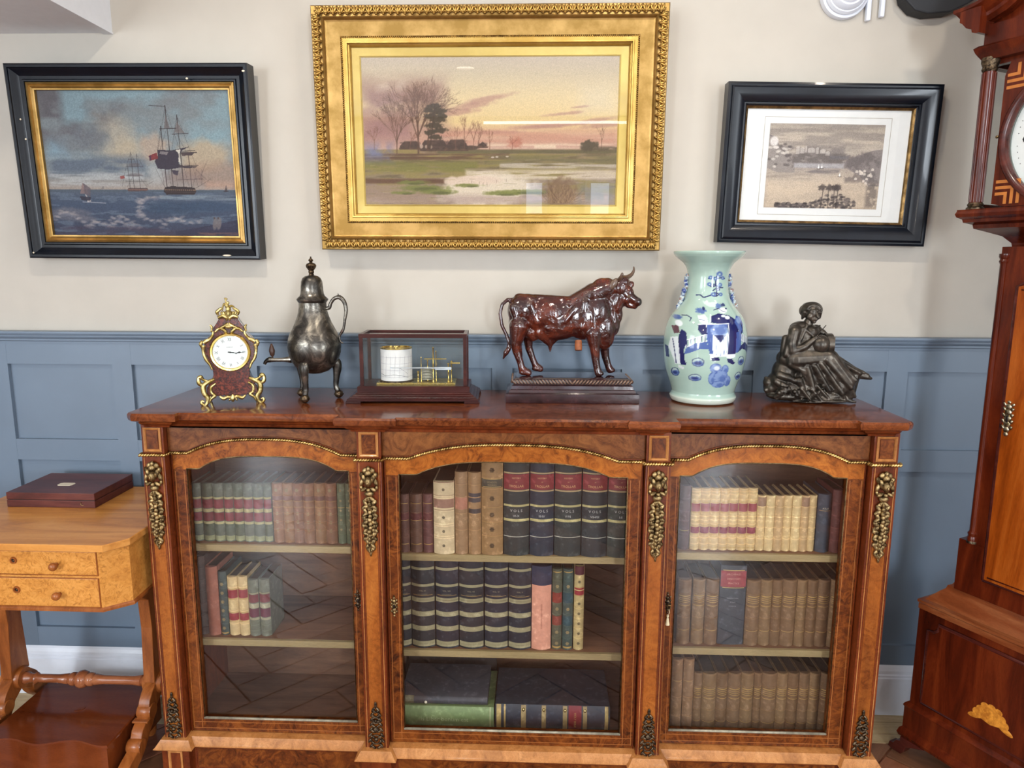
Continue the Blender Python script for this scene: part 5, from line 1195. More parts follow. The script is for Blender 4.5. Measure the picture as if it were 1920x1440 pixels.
# ------------------------------------------------------------------ celadon vase painted in blue
t=thing('vase','large celadon baluster vase painted with robed figures in blue and white','vase',(.4775,-.160,ZT))
SV=.000366; VH=(at(1331,471,-.16).z-ZT); SZ=VH/(1318-82)
vp=[(230,1318),(244,1306),(252,1290),(256,1272),(250,1258),(244,1248),(240,1230),(247,1200),(262,1150),(280,1100),(294,1050),(304,1000),(311,950),(315,900),(317,850),(316,800),(312,750),(303,700),(289,650),(266,600),(232,555),(196,510),(173,470),(160,420),(154,370),(151,320),(152,280),(158,240),(170,205),(192,175),(222,150),(250,125),(264,105),(268,90),(266,82),(258,82),(250,92),(220,120),(180,160),(160,200),(150,260)]
nR=300; 
ys=[p[1] for p in vp]; 
# resample the profile finely on the outside
prof=[]
for (r0,y0),(r1,y1) in zip(vp,vp[1:]):
    n=max(1,int(math.hypot(r1-r0,y1-y0)/4.2))
    for k in range(n): prof.append((r0+(r1-r0)*k/n,y0+(y1-y0)*k/n))
prof.append(vp[-1])
pa=np.array(prof); ker=np.ones(9)/9; ra=pa[:,0].copy(); 
rs=np.convolve(np.pad(ra,4,'edge'),ker,'valid'); j0=int(len(ra)*.10); j1=int(len(ra)*.80); ra[j0:j1]=rs[j0:j1]; pa[:,0]=ra
nP=len(pa); th=np.linspace(0,2*PI,nR,endpoint=False)
TH,RR=np.meshgrid(th,pa[:,0]); _,YY=np.meshgrid(th,pa[:,1])
VX=RR*SV*np.sin(TH); VY=-RR*SV*np.cos(TH); VZ=(1318-YY)*SZ
vs=np.stack([VX.ravel(),VY.ravel(),VZ.ravel()],1)
idx=np.arange(nP*nR).reshape(nP,nR); nx_=np.roll(idx,-1,1); f=np.stack([idx[:-1],nx_[:-1],nx_[1:],idx[1:]],-1).reshape(-1,4)
me=bpy.data.meshes.new('body'); me.vertices.add(len(vs)); me.vertices.foreach_set('co',vs.ravel()); me.loops.add(f.size); me.loops.foreach_set('vertex_index',f.ravel().astype(np.int32)); me.polygons.add(len(f)); me.polygons.foreach_set('loop_start',np.arange(0,f.size,4,dtype=np.int32)); me.update(); me.validate()
me.polygons.foreach_set('use_smooth',[True]*len(me.polygons))
cxl=470-(YY-85)*(55/1225)
p=Paint((cxl+RR*np.sin(TH)).ravel(),YY.ravel(),(164,190,178))
Bd,Bm,Bl,Wh=(30,36,88),(70,94,156),(132,156,196),(224,232,236)
p.C*=(1+.05*(fbm(p.X/60,p.Y/60,3,3)-.5))[:,None]
inner=(np.arange(nP*nR)//nR)>int(nP*.86); 
# neck knot
for pts in ([(345,432),(372,432),(390,448),(420,440),(450,430),(470,440),(500,430)],[(485,440),(488,380),(482,330),(490,280)],[(430,300),(460,290),(490,300),(530,292),(555,300)],[(430,350),(455,365),(485,352),(505,368),(540,372)],[(460,395),(485,380),(510,392)],[(470,410),(500,420),(525,425)]):
    sm=[(q.x,q.y) for q in smoothcurve([(a,c_,0) for a,c_ in pts],6)]; p.path(sm,9,Bd,.95,2)
for x,y,r in ((512,265,20),(445,292,14),(540,296,13),(436,345,14),(516,350,15),(470,352,11),(520,425,13),(462,425,15),(500,385,12),(480,300,14)):
    p.ell(x,y,r*1.25,r*1.1,Bd if r<13 else Bm,.85,.35); p.ell(x,y,r*.45,r*.4,(172,203,188),.8,.5)
p.ell(490,240,12,10,(205,222,214),.5,.5)
# bird above
p.poly([(380,475),(420,490),(480,480),(500,500),(470,525),(420,520),(390,500)],(206,222,214),.8); p.ell(490,515,20,18,Bm,.8,.5,0,.5,8,1); p.ell(528,508,16,12,Bd,.8,.5,0,.6,8,2); p.path([(450,545),(480,535),(520,530)],6,Bd)
# fence and bridge
for x0,x1,yl,yr in ((240,385,785,730),(645,745,725,790)):
    for dy in (0,52): p.seg(x0,yl+dy,x1,yr+dy,7,Wh,1,3); p.seg(x0,yl+dy+6,x1,yr+dy+6,3,Bd,.9,2)
    for k in range(7):
        x=x0+(x1-x0)*k/6; y=yl+(yr-yl)*k/6; p.seg(x,y,x,y+52,10,Wh,1,3); p.seg(x+6,y,x+6,y+52,3.5,Bd,.9,2)
p.poly([(225,900),(240,850),(300,805),(380,790),(395,850),(330,850),(270,880)],Bm,.95); p.poly([(620,880),(640,830),(690,800),(745,850),(735,920),(700,870),(660,850)],Bd,.95)
# central figures
p.poly([(425,590),(480,570),(560,585),(610,620),(630,700),(622,800),(600,890),(530,890),(540,660),(415,640)],Bd); p.poly([(385,655),(540,650),(530,720),(520,890),(440,890),(400,885),(378,760)],Bm)
p.poly([(425,735),(480,720),(530,730),(525,905),(430,905),(418,830)],Wh,.92); p.ell(475,705,62,52,Bl,.9,.3,0,.3,20,5); p.ell(480,700,40,34,Bm,.7,.5,0,.5,16,7); p.poly([(430,735),(525,735),(480,795)],Bd,.9)
for a in ((385,655,548,648),(548,648,545,730),(420,580,410,650),(545,730,530,905),(385,655,378,760)): p.seg(*a,6,Wh,1,3)
p.path([(440,760),(446,900)],3,Bm); p.path([(480,790),(478,900)],3,Bm); p.path([(505,760),(508,900)],3,Bm)
p.ell(520,548,32,22,Wh,.95,.3); p.ell(545,602,20,14,Wh,.95,.3); p.ell(515,590,18,10,Wh,.9,.3); p.path([(495,540),(510,552),(535,560)],4,Bd); p.ell(548,535,8,6,Bd,.9,.4)
p.poly([(330,590),(380,580),(400,640),(380,655),(340,640)],Wh,.9); p.ell(358,552,34,20,Bm,.9,.4,0,.4,12,8); p.ell(380,535,10,14,Bd,.9,.4); p.ell(365,605,24,20,(206,220,226),.95,.3); p.path([(340,620),(372,622)],3,Bd)
p.poly([(325,660),(380,650),(385,730),(345,735),(322,700)],Bd); p.seg(330,655,420,650,9,Wh)
p.poly([(600,640),(620,590),(660,600),(680,660),(670,730),(640,720)],Bm); p.poly([(610,720),(660,700),(650,820),(620,880),(600,880)],Bm,.95); p.ell(640,625,20,26,Bl,.9,.4,0,.4,10,3); p.path([(662,650),(668,700),(655,730)],8,Bd)
p.poly([(400,885),(440,880),(470,930),(440,945),(405,930)],Wh); p.poly([(410,915),(470,910),(475,938),(420,942)],Bd); p.poly([(525,890),(600,890),(600,915),(560,925),(530,915)],Wh); p.poly([(530,925),(570,925),(600,962),(585,975),(540,955)],Bd)
# left figure
p.poly([(215,700),(245,720),(248,800),(225,860),(235,970),(205,975),(190,900),(195,760)],Bd); p.poly([(150,770),(190,760),(205,980),(175,985),(150,900),(135,850)],Wh,.9); p.poly([(160,680),(200,670),(205,730),(170,740)],(84,50,60),.9)
p.ell(205,655,22,24,Wh,.95,.3); p.ell(205,610,26,16,Bm,.9,.4,0,.4,8,2); p.path([(232,592),(262,590),(285,608),(275,632)],7,Bd); p.path([(160,780),(172,900),(180,980)],5,Bd); p.poly([(205,965),(245,965),(240,985),(210,985)],Bd); p.poly([(190,985),(230,1005),(225,1025),(195,1010)],(206,214,214),.9)
p.poly([(120,840),(135,850),(140,940),(125,940)],Bd,.9)
# right edge figure
p.path([(715,715),(735,690)],6,Bm); p.poly([(735,760),(752,740),(752,880),(738,900)],Bd,.9); p.poly([(715,960),(740,975),(725,995)],Bd,.9)
# rocks
for x,y,rx,ry in ((320,955,42,36),(657,950,32,38),(177,1052,24,36),(303,1083,44,30),(641,1077,32,34),(712,1065,14,24)):
    p.ell(x,y,rx,ry,Bd,.9,.1,-.1,.1,12,int(x)); p.ell(x,y,rx-5,ry-5,(176,200,196),1,.2,-.1,.1,12,int(x)); p.ell(x+2,y+ry*.25,rx*.85,ry*.6,Bm,.85,.5,0,.3,9,int(x)+2); p.ell(x,y+ry*.2,rx*.5,ry*.35,Bd,.6,.6)
# vase / scholar's stone below the figures
for x,y,rx,ry in ((448,1000,44,40),(520,1010,28,36),(430,1085,34,55),(490,1075,56,62),(545,1110,28,45),(475,1135,50,30)):
    p.ell(x,y,rx,ry,Bm,.95,.08); p.ell(x,y,rx-5,ry-5,Bl,.9,.3,0,.3,12,int(y)); p.ell(x+rx*.25,y+ry*.3,rx*.55,ry*.55,Bm,.7,.6,0,.4,10,int(x))
p.ell(455,1000,22,18,Wh,.9,.5)
p.band(-100,1000,1255,1325,(214,220,206),.8,14); 
bi=(np.arange(nP*nR)//nR)<int(nP*.008)+2; p.C[bi]=np.array((120,92,70))/255
put_colors(me,p.linear()); me.materials.append(vcol('celadon_glaze',.12,.7)); o=link('body',me,t)
# moulded lion-dog handles, both sides of the neck
g=MB(); 
HP=[(262,290,16),(240,310,20),(236,345,24),(226,375,20),(212,405,26),(196,440,22),(186,470,24),(196,505,18),(205,530,20)]
for s_,base in ((-1,None),(1,None)):
    mb=MB()
    for y,ex,rr in ((280,4,16),(300,14,18),(335,16,20),(365,8,17),(400,20,22),(430,22,18),(462,22,22),(495,14,20),(525,10,18),(545,-6,18)):
        R0=np.interp(y,[v_[1] for v_ in vp[::-1]][6:],[v_[0] for v_ in vp[::-1]][6:])
        a=math.radians(90*s_); mb.ell(((R0+ex)*SV*s_,0,(1318-y)*SZ),(rr*SV,.0085,rr*SV*1.15),None,8,6)
        mb.ell(((R0+ex+10)*SV*s_,-.003,(1318-y+10)*SZ),(rr*SV*.5,.006,rr*SV*.5),None,6,5)
    m=NM('handle_glaze_%d'%s_); f_=m.noise(m.map(),75,3); m.set(Base_Color=m.ramp(f_,[(.40,lin((60,78,140))),(.52,lin((190,206,208))),(.64,lin((150,118,110)))]),Roughness=.15,Coat_Weight=.6)
    P('handle',mb,m.m,t,180)
# ------------------------------------------------------------------ bronze seated woman
m=NM('dark_bronze'); v=m.map(); f=m.noise(v,40,4); m.set(Base_Color=m.ramp(f,[(.3,lin((46,43,40))),(.7,lin((98,90,80)))]),Metallic=.75,Roughness=.34); m.bump(m.noise(v,140,3),.2,.001); BR=m.m
t=thing('bronze_statuette','dark bronze statuette of a seated draped woman writing on a globe','statuette',(.795,-.165,ZT),(0,0,0))
S=.000368
def lp(x,y,l=0): return Vector(((x-1200)*S,l*S,(1345-y)*S))
b=MB()
def E(x,y,l,rx,ry,rl,rot=0): b.ell(lp(x,y,l),(rx*S,rl*S,ry*S),Matrix.Rotation(rot,3,'Y'),18,12)
def K(p,q,r1,r2): b.cap(lp(*p),lp(*q),r1*S,r2*S,12)
# torso
E(1050,905,0,98,115,88); E(1062,830,0,96,92,80,.2); E(1120,800,-10,72,56,70); K((1105,745,0),(1122,700,-4),38,32); E(1005,790,-36,54,50,50); E(1180,785,20,42,40,44); E(1040,760,0,70,40,60,-.2)
E(1092,842,-52,34,30,26); E(1142,838,-44,28,26,22); E(1110,930,-30,90,90,70)
# near arm
K((992,795,-56),(972,885,-74),46,40); K((972,885,-74),(982,945,-76),40,37); K((982,945,-76),(1060,905,-96),36,28); K((1060,905,-96),(1128,845,-98),27,17)
# far arm
K((1190,785,30),(1228,808,10),32,27); K((1228,808,10),(1264,832,-6),25,16)
# lap, thighs, lower legs under drapery
E(1020,1010,10,130,90,110); K((1020,1005,-40),(1262,985,-60),92,62); K((1030,1010,60),(1290,1000,40),84,60); K((1265,990,-60),(1420,1180,-60),66,58); K((1290,1000,40),(1500,1120,10),60,44); K((1420,1180,-50),(1440,1290,-50),60,34); K((1500,1120,10),(1460,1260,0),42,50)
E(1290,1120,-10,160,120,100,.5); E(1190,1110,0,160,120,104); E(1350,1210,-20,120,84,84,.4); E(1130,1160,-10,110,110,96)
# rocky seat
E(960,1120,30,90,110,100); E(930,1200,40,90,90,110); E(1050,1230,20,150,80,110); E(880,1240,50,60,70,80); E(1000,1060,60,90,120,80); E(1180,1270,0,140,60,95); E(850,1200,40,40,40,50); E(1290,1290,-10,130,46,86)
K((830,1170,40),(880,1240,50),16,30)
# fabric folds
import random as _rd
R_=_rd.Random(11)
for p,q,r1,r2 in (((1255,965,-96),(1465,1160,-86),22,18),((1225,1000,-104),(1430,1215,-96),24,18),((1185,1030,-104),(1370,1260,-92),24,18),((1140,1050,-104),(1270,1240,-92),24,18),((1085,1060,-100),(1150,1230,-92),26,22),((1040,1170,-90),(1082,1235,-96),32,10),((1290,990,-60),(1520,1115,-20),20,16),((1320,1010,-30),(1556,1112,-8),18,14),((1425,1180,-84),(1478,1290,-72),18,12),((1360,1225,-88),(1400,1318,-76),20,12),((980,1000,-86),(1130,1015,-100),24,22),((970,1040,-84),(1075,1090,-98),24,22),((1010,975,-62),(1140,980,-92),22,22),
   ((900,1130,-62),(965,1152,-76),30,24),((955,1145,-76),(1015,1172,-84),28,20),((880,1180,-56),(950,1230,-66),26,26),((958,830,-70),(938,970,-66),22,24),((938,850,-30),(930,1000,-30),30,34),((1080,745,-62),(1020,880,-84),12,11),((1130,775,-66),(1192,750,-24),10,7),((1055,770,-70),(1140,835,-74),11,10)): K(p,q,r1,r2)
for k in range(16):
    x=1040+R_.random()*330; y=1040+R_.random()*190; K((x,y,-96-R_.random()*10),(x+50+R_.random()*50,y+60+R_.random()*50,-92),12,10)
# foot
K((1510,1130,6),(1585,1148,2),30,22); K((1585,1148,2),(1618,1158,2),21,13); K((1545,1120,6),(1590,1135,0),24,17)
# ground
K((1200,1300,-60),(1480,1330,-70),22,10); K((1100,1290,-40),(1300,1320,-86),30,18); E(1300,1325,-30,170,18,86); E(1000,1300,20,170,40,100); K((1380,1300,-60),(1490,1335,-60),26,8); K((830,1260,20),(1000,1300,0),20,24); E(1180,1335,0,200,10,106)
for k in range(30):
    x=860+R_.random()*400; y=1190+R_.random()*110; K((x,y,-60-R_.random()*40),(x+R_.uniform(-40,40),y+R_.uniform(-30,30),-66-R_.random()*40),R_.uniform(12,20),R_.uniform(8,14))
blob('draped_body',b,BR,t,.0021,4)
b=MB()
E(1130,655,-10,54,70,58); E(1134,700,-32,32,28,32); K((1142,645,-64),(1148,676,-76),8,10); E(1144,694,-62,15,5,8); E(1144,705,-60,11,6,8); E(1106,648,-56,14,6,8); E(1168,648,-52,12,6,8); E(1136,722,-46,16,13,15); E(1102,680,-46,22,24,18); E(1164,684,-42,17,22,15); K((1100,634,-58),(1130,632,-64),5,5); K((1150,632,-62),(1174,636,-54),5,4)
# hair parted in the middle and gathered behind
E(1124,618,12,66,44,64,.1); E(1078,640,20,34,44,48); E(1180,640,20,28,42,42)
for k in range(20):
    a=PI*(.0+k/19*1.0); K((1128+46*math.cos(a),628-32*math.sin(a),-44),(1128+70*math.cos(a),634-52*math.sin(a),-8),11,13); K((1128+68*math.cos(a),640-46*math.sin(a),-10),(1128+62*math.cos(a),650-36*math.sin(a),40),13,12)
for s_ in (-1,1): K((1128+s_*58,650,-22),(1128+s_*62,690,-4),16,12)
K((1068,668,0),(1066,700,10),16,9); E(1100,640,62,34,34,26)
blob('head',b,BR,t,.0017,2)
hd=MB()
def H(p,q,r): hd.cap(lp(*p),lp(*q),r*S,r*S*.8,8)
hd.cap(lp(1120,848,-94),lp(1142,838,-98),14*S,15*S,10)
for k,(dx_,dy_) in enumerate(((30,-26),(36,-16),(36,-4),(30,8))):
    H((1142,838+k*5,-100),(1142+dx_*.6,838+k*5+dy_*.6,-108),6.5); H((1142+dx_*.6,838+k*5+dy_*.6,-108),(1142+dx_,838+k*5+dy_*.7,-104),5.5)
H((1130,836,-104),(1146,818,-110),6.5)
P('near_hand',hd,BR,t,180)
hd=MB(); hd.cap(lp(1240,822,-10),lp(1262,828,-20),14*S,13*S,10)
for k in range(4):
    H((1250+k*6,828,-26),(1232+k*9,842,-40),6); H((1232+k*9,842,-40),(1226+k*10,856,-52),5)
H((1244,822,-26),(1222,830,-34),6)
P('far_hand',hd,BR,t,180)
P('globe',MB().ell(lp(1188,890,-58),(.0275,.0275,.0275),None,28,16),BR,t,180)
P('globe_stand',MB().lathe([(.030,-.012),(.030,.008)],24,tuple(lp(1262,890,-24)),True,'x').box(*(lambda a,b_:(a.x,b_.x,-.030,.006,b_.z,a.z))(lp(1240,830,0),lp(1292,945,0))),BR,t,40)
P('stylus',MB().tube([lp(1146,815,-108),lp(1208,742,-96)],[.0012,.0012],6),BR,t,180)
# ------------------------------------------------------------------ longcase clock, turned to face into the room
t=CLK=thing('longcase_clock','tall mahogany longcase clock at the right with shell inlaid base','clock',(1.112,-.215,0),(0,0,math.radians(-61.5)))
R1_,R2_=M['clkred'],M['clkdoor']; WB=.50; DB=.23
def mould(x0,x1,y1,prof,name,mat,smooth=30):
    # moulding round front and both sides; prof=(out,z)
    P(name,moulding(MB(),rect(x0,x1,0,y1),prof),mat,CLK,smooth)
# feet
for sx in (0,1):
    pts=[(.0,.055),(.0,.04),(-.012,.036),(-.020,.022),(-.032,.020),(-.035,.004),(-.022,.0),(.006,0),(.014,.010),(.020,.030),(.040,.040),(.075,.055)]
    if sx: pts=[(WB-a,b) for a,b in pts][::-1]
    P('foot',MB().prism(pts,-.012,.02),M['mahod'],t,None,.002)
    P('foot',MB().box(0 if not sx else WB-.05,.05 if not sx else WB,DB-.05,DB,0,.055),M['mahod'],t,None)
mould(0,WB,DB,[(.0,.05),(.008,.056),(.012,.066),(.008,.080),(.002,.086),(.002,.150),(.005,.156),(.002,.163),(-.006,.170)],'plinth',R1_)
P('base',MB().box(.008,WB-.008,.004,DB,.165,.478),R1_,t,None,.002)
# base panel with cusped corners: dark moulding around
x0,x1,z0,z1=.045,WB-.045,.190,.445; q=.028
pan=[(x0,z0),(x1,z0),(x1,z1-q),(x1-q*.6,z1-q),(x1-q,z1-q*.6),(x1-q,z1),(x0+q,z1),(x0+q,z1-q*.6),(x0+q*.6,z1-q),(x0,z1-q)]
P('base_panel',MB().prism(pan,-.003,.006),R1_,t,None,.002)
P('panel_moulding',MB().tube([(x,.001,z) for x,z in pan]+[(pan[0][0],.001,pan[0][1])],.0055,8),M['mahod'],t,180)
# shell inlay: fan of lobes
cxs,czs=.236,.262
si=metal('satinwood_inlay',(176,104,24),(226,152,54),.4,70,.05,.0)
sh=MB()
for k in range(7):
    a=math.radians(-66+k*22); L=.048 if k in(2,3,4) else .042
    u=Vector((math.sin(a),math.cos(a))); c=Vector((cxs,czs-.022))
    w_=.010; n_=Vector((u.y,-u.x)); pts=[c+n_*-.002,c+n_*.002]
    for j in range(9):
        b_=PI*j/8; pts.append(c+u*(L+w_*math.sin(b_)*.8)+n_*(w_*math.cos(b_)))
    pts=[c-n_*.002,c+n_*.002]+[c+u*(L+w_*math.sin(PI*j/8)*.8)+n_*(w_*math.cos(PI*j/8)) for j in range(9)]
    sh.prism([(p_.x,p_.y) for p_ in pts],-.0042-.0003*(k%2),-.002)
for s_ in (-1,1): sh.ell((cxs+s_*.038,-.003,czs-.018),(.022,.0015,.008),Matrix.Rotation(s_*.35,3,'Y'),14,6)
P('shell_inlay',sh,si,t,None)
# base top moulding and lower waist
mould(.008,WB-.008,DB,[(.0,.470),(.0,.486),(.003,.490),(.003,.497),(-.010,.500),(-.022,.514),(-.035,.530),(-.045,.540),(-.048,.550),(-.056,.555),(-.060,.564)],'base_cornice',wood('worn_mahogany',(84,38,16),(124,62,30),(156,98,60),1,(5,1,1),rough=.3))
WX0,WX1=.076,WB-.076
P('waist_foot',MB().box(WX0,WX1,.042,DB-.02,.55,.700),R1_,t,None,.002)
P('waist',MB().box(WX0+.026,WX1-.026,.042,DB-.02,.695,1.50),R1_,t,None,.001)
for s_ in (0,1):
    X=WX0+.034 if not s_ else WX1-.034
    P('waist_column',MB().lathe([(.013,.704),(.013,.712),(.011,.718),(.013,.726),(.009,.732),(.009,1.455),(.012,1.462),(.010,1.468),(.013,1.474),(.013,1.482)],14,(X,.044,0)),R1_,t,30)
    P('column_base',MB().lathe([(.0135,.698),(.0135,.704),(.011,.708)],14,(X,.044,0)),M['bronzed'],t,40)
dx0,dx1=.156,WB-.156
dpts=[(dx0,.610),(dx1,.610),(dx1,1.40)]+[(dx1-(dx1-dx0)*k/16,1.40+.028*math.sin(PI*k/16)) for k in range(1,16)]+[(dx0,1.40)]
dr_=P('waist_door',MB().prism(dpts,.030,.046),R2_,t,None,.002)
P('door_moulding',MB().tube([(x,.033,z) for x,z in dpts]+[(dx0,.033,.610)],.005,8),M['mahod'],dr_,180)
P('door_banding',MB().tube([(x+(.012 if x<.25 else -.012),.0295,z+(.012 if z<1 else -.012)) for x,z in dpts[:3]]+[(dx0+.012,.0295,1.392)],.0022,6),R1_,dr_,180)
mb=MB()
for dz,r in ((0,.010),(.016,.009),(-.016,.009),(.030,.008),(-.030,.008),(.042,.005),(-.042,.006)): mb.ell((0,0,dz),(r,.002,r),None,10,5)
for s_ in (-1,1):
    for dz in (-.024,-.008,.008,.024,.036): mb.ell((s_*.010,0,dz),(.004,.002,.006),Matrix.Rotation(s_*.6,3,'Y'),6,4)
mb.v=[(x+.1715,y+.028,z+1.062) for x,y,z in mb.v]
es=P('escutcheon',mb,metal('silvered_brass',(110,96,60),(214,206,180),.3,120),dr_,180); P('keyhole',MB().box(.1695,.1735,.0245,.027,1.052,1.070),M['ebony'],dr_,None)
# cove and hood
mould(.0,WB,DB,[(-.098,1.478),(-.100,1.492),(-.096,1.498),(-.094,1.510),(-.078,1.528),(-.050,1.540),(-.030,1.548),(-.028,1.558),(-.012,1.564),(-.010,1.572),(0,1.578),(.003,1.586),(0,1.593)],'cove_moulding',R1_)
P('hood_floor',MB().box(.0,WB,.0,DB,1.590,1.597),R1_,t,None)
HC=1.765
for sx in (0,1):
    X=lambda v:(v if not sx else WB-v)
    def hb(n,a,b_,c_,d_,e,f_,m): 
        x0_,x1_=sorted((X(a),X(b_))); P(n,MB().box(x0_,x1_,c_,d_,e,f_),m,t,None)
    hb('hood_side_rail',.008,.030,.05,DB,1.597,1.612,R1_); hb('hood_side_rail',.008,.030,.05,DB,1.955,1.975,R1_)
    hb('hood_back_post',.008,.030,DB-.02,DB,1.612,1.955,R1_); hb('hood_side_glass',.018,.020,.05,DB-.02,1.612,1.955,M['glassc'])
P('movement_box',MB().box(.080,WB-.080,.056,DB-.01,1.60,1.96),M['mahod'],t,None)
for s_ in (0,1):
    X=.036 if not s_ else WB-.036
    cm=MB()
    cm.lathe([(.0165,1.608),(.0155,1.614),(.0155,1.94),(.0175,1.945)],20,(X,.018,0))
    for k in range(14):
        a=2*PI*k/14; cm.tube([(X+.0155*math.cos(a),.018+.0155*math.sin(a),1.616),(X+.0155*math.cos(a),.018+.0155*math.sin(a),1.935)],.0018,5)
    c=P('hood_column',cm,R1_,t,40)
    P('column_base',MB().lathe([(.021,1.597),(.021,1.601),(.017,1.604),(.019,1.609),(.0165,1.614)],20,(X,.018,0)),M['bronzed'],c,40)
    P('column_capital',MB().lathe([(.0165,1.938),(.019,1.944),(.017,1.950),(.021,1.960),(.021,1.972)],20,(X,.018,0)),M['bronzed'],c,40)
# hood door: board with round opening, raised bezel, corner inlays
hd=MB(); x0,x1,z0,z1=.072,WB-.072,1.600,1.955; rr=.158; n=48
ring=[(WB/2+rr*math.cos(2*PI*k/n+PI/n),HC+rr*math.sin(2*PI*k/n+PI/n)) for k in range(n)]
def outp(x,z):
    dx_,dz_=x-WB/2,z-HC; k=min((x1-x0)/2/abs(dx_) if dx_ else 1e9,((z1-HC) if dz_>0 else (HC-z0))/abs(dz_) if dz_ else 1e9); return (WB/2+dx_*k,HC+dz_*k)
vs=[];fs=[]
for x,z in ring:
    o_=outp(x,z); vs+=[(x,.024,z),(o_[0],.024,o_[1]),(x,.040,z),(o_[0],.040,o_[1])]
for k in range(n):
    a=4*k;b_=4*((k+1)%n); fs+=[(a,b_,b_+1,a+1),(a,a+2,b_+2,b_),(a+1,b_+1,b_+3,a+3)]
hd.add(vs,fs); hdo=P('hood_door',hd,R1_,t,None)
P('bezel',MB().lathe([(.156,.030),(.158,.020),(.164,.016),(.170,.016),(.175,.020),(.176,.026)],56,(WB/2,0,HC),False,'y'),M['mahod'],hdo,40)
P('hood_frame',MB().box(.010,WB-.010,.030,.05,1.955,1.975),R1_,t,None)
INL=plain('orange_satinwood',(190,116,52),.35)
for sx in (0,1):
    for sz in (0,1):
        inl=MB()
        for k in range(3):
            o_=.040-k*.015
            # nested right-angle strips pointing at the dial
            def bx(u0,u1,v0,v1):
                X=lambda u:(.079+u if not sx else WB-.079-u); Z=lambda v:(1.607+v if not sz else 1.947-v)
                a,b_=sorted((X(u0),X(u1))); c_,d_=sorted((Z(v0),Z(v1))); inl.box(a,b_,.0232,.0242,c_,d_)
            m_=.012+o_; bx(0,m_+.0075,m_,m_+.0075); bx(m_,m_+.0075,0,m_)
        P('corner_inlay',inl,INL,hdo,None)
dl=P('dial',MB().lathe([(.001,.052),(.170,.052)],56,(WB/2,0,HC),False,'y'),M['dialw'],t,None)
P('dial_surround',MB().lathe([(.160,.030),(.161,.052)],56,(WB/2,0,HC),False,'y'),plain('grey_green_lining',(104,112,106),.5),t,40)
nb=MB()
for k in range(60):
    a=k*PI/30
    if k%5: nb.ell((WB/2+.146*math.sin(a),.0515,HC+.146*math.cos(a)),(.0012,.0005,.0012),None,5,3)
for k,s_ in enumerate(['12','1','2','3','4','5','6','7','8','9','10','11']):
    a=k*PI/6; mb=text_mb(s_,.042,0); ca,sa=math.cos(a),math.sin(a)
    nb.add([(WB/2+x*ca+z*sa+.118*sa,.0512,HC-x*sa+z*ca+.118*ca) for x,y,z in mb.v],mb.f)
P('numerals',nb,M['ink'],dl,None)
P('hand',MB().prism([(WB/2-.003,HC-.02),(WB/2+.003,HC-.02),(WB/2+.002,HC+.12),(WB/2,HC+.13),(WB/2-.002,HC+.12)],.048,.049),M['ink'],dl,None)
P('hinge',MB().ell((.070,.022,1.775),(.004,.004,.004)),M['giltd'],t,180)
mould(.018,WB-.018,DB,[(-.004,1.966),(.004,1.978),(.008,1.985),(.012,1.996),(.004,2.002)],'hood_architrave',R1_)
P('hood_frieze',MB().box(.022,WB-.022,.004,DB,1.998,2.05),R1_,t,None)
P('hood_top_board',MB().box(.022,WB-.022,.03,DB,2.05,2.20),R1_,t,None)
# swan-neck pediment
for s_ in (0,1):
    path=[(-.012,2.052),(.04,2.062),(.09,2.085),(.13,2.125),(.165,2.175),(.20,2.20),(.235,2.19)]
    pr_=[(0,0),(-.004,.006),(-.010,.010),(-.012,.018),(-.022,.024),(-.030,.034),(-.036,.038),(-.036,.046),(.03,.046),(.03,0)]
    sm=smoothcurve([(a,0,b) for a,b in path],6); L=[]
    for i,q_ in enumerate(sm):
        tn=(sm[min(i+1,len(sm)-1)]-sm[max(i-1,0)]).normalized(); nn=Vector((-tn.z,0,tn.x))
        l=[]
        for yy,hh in pr_:
            v_=q_+nn*hh; X=v_.x-(-yy if i==0 else 0)*.6
            l.append(((X if not s_ else WB-X),yy,v_.z))
        L.append(l)
    P('swan_neck',MB().loops(L),R1_,t,30)
P('hood_cornice_return',MB().loops([[(a,y,2.028+h) for a,h in ((.022,-.0),(.012,.004),(.010,.012),(-.004,.018),(-.014,.030),(-.022,.036),(-.022,.062),(.03,.062),(.03,0))] for y in (-.034,DB)]),R1_,t,30)
# ------------------------------------------------------------------ birch work table at left
t=TB=thing('work_table','birch work table with canted corners, two drawers and trestle legs','table',(-1.345,-.28,0))
def TP(n,mb,m,p=None,s=30,b=0,**k): return P(n,mb,m,p or TB,s,b,world=True,**k)
ZTB=.7405; XA,XB=-1.632,-1.0575; YA,YB=-.524,-.04; c=.052
tp=[(XA+c,YA),(XB-c+.01,YA),(XB,YA+c),(XB,YB-.11),(XB-.14,YB),(XA+.14,YB),(XA,YB-.11),(XA,YA+c)]
TP('top',moulding(MB(),tp,[(-.004,ZTB-.0195),(-.001,ZTB-.018),(0,ZTB-.010),(0,ZTB-.002),(-.002,ZTB)]),M['satin'],s=25)
xa,xb=XA+.022,XB-.018; y0=-.508
bd=[(xa+.045,y0),(-1.122,y0),(-1.068,y0+.046),(-1.078,YB-.10),(-1.20,YB-.02),(xa+.12,YB-.02),(xa,YB-.10),(xa,y0+.046)]
TP('body',moulding(MB(),bd,[(0,.560),(0,.7215)]),M['satinb'],s=20)
TP('base_moulding',moulding(MB(),bd,[(-.002,.550),(.004,.553),(.004,.559),(0,.564)]),M['satind'],s=20)
TP('top_edge_strip',moulding(MB(),bd,[(.001,.7175),(.001,.7213)]),M['satind'],s=20)
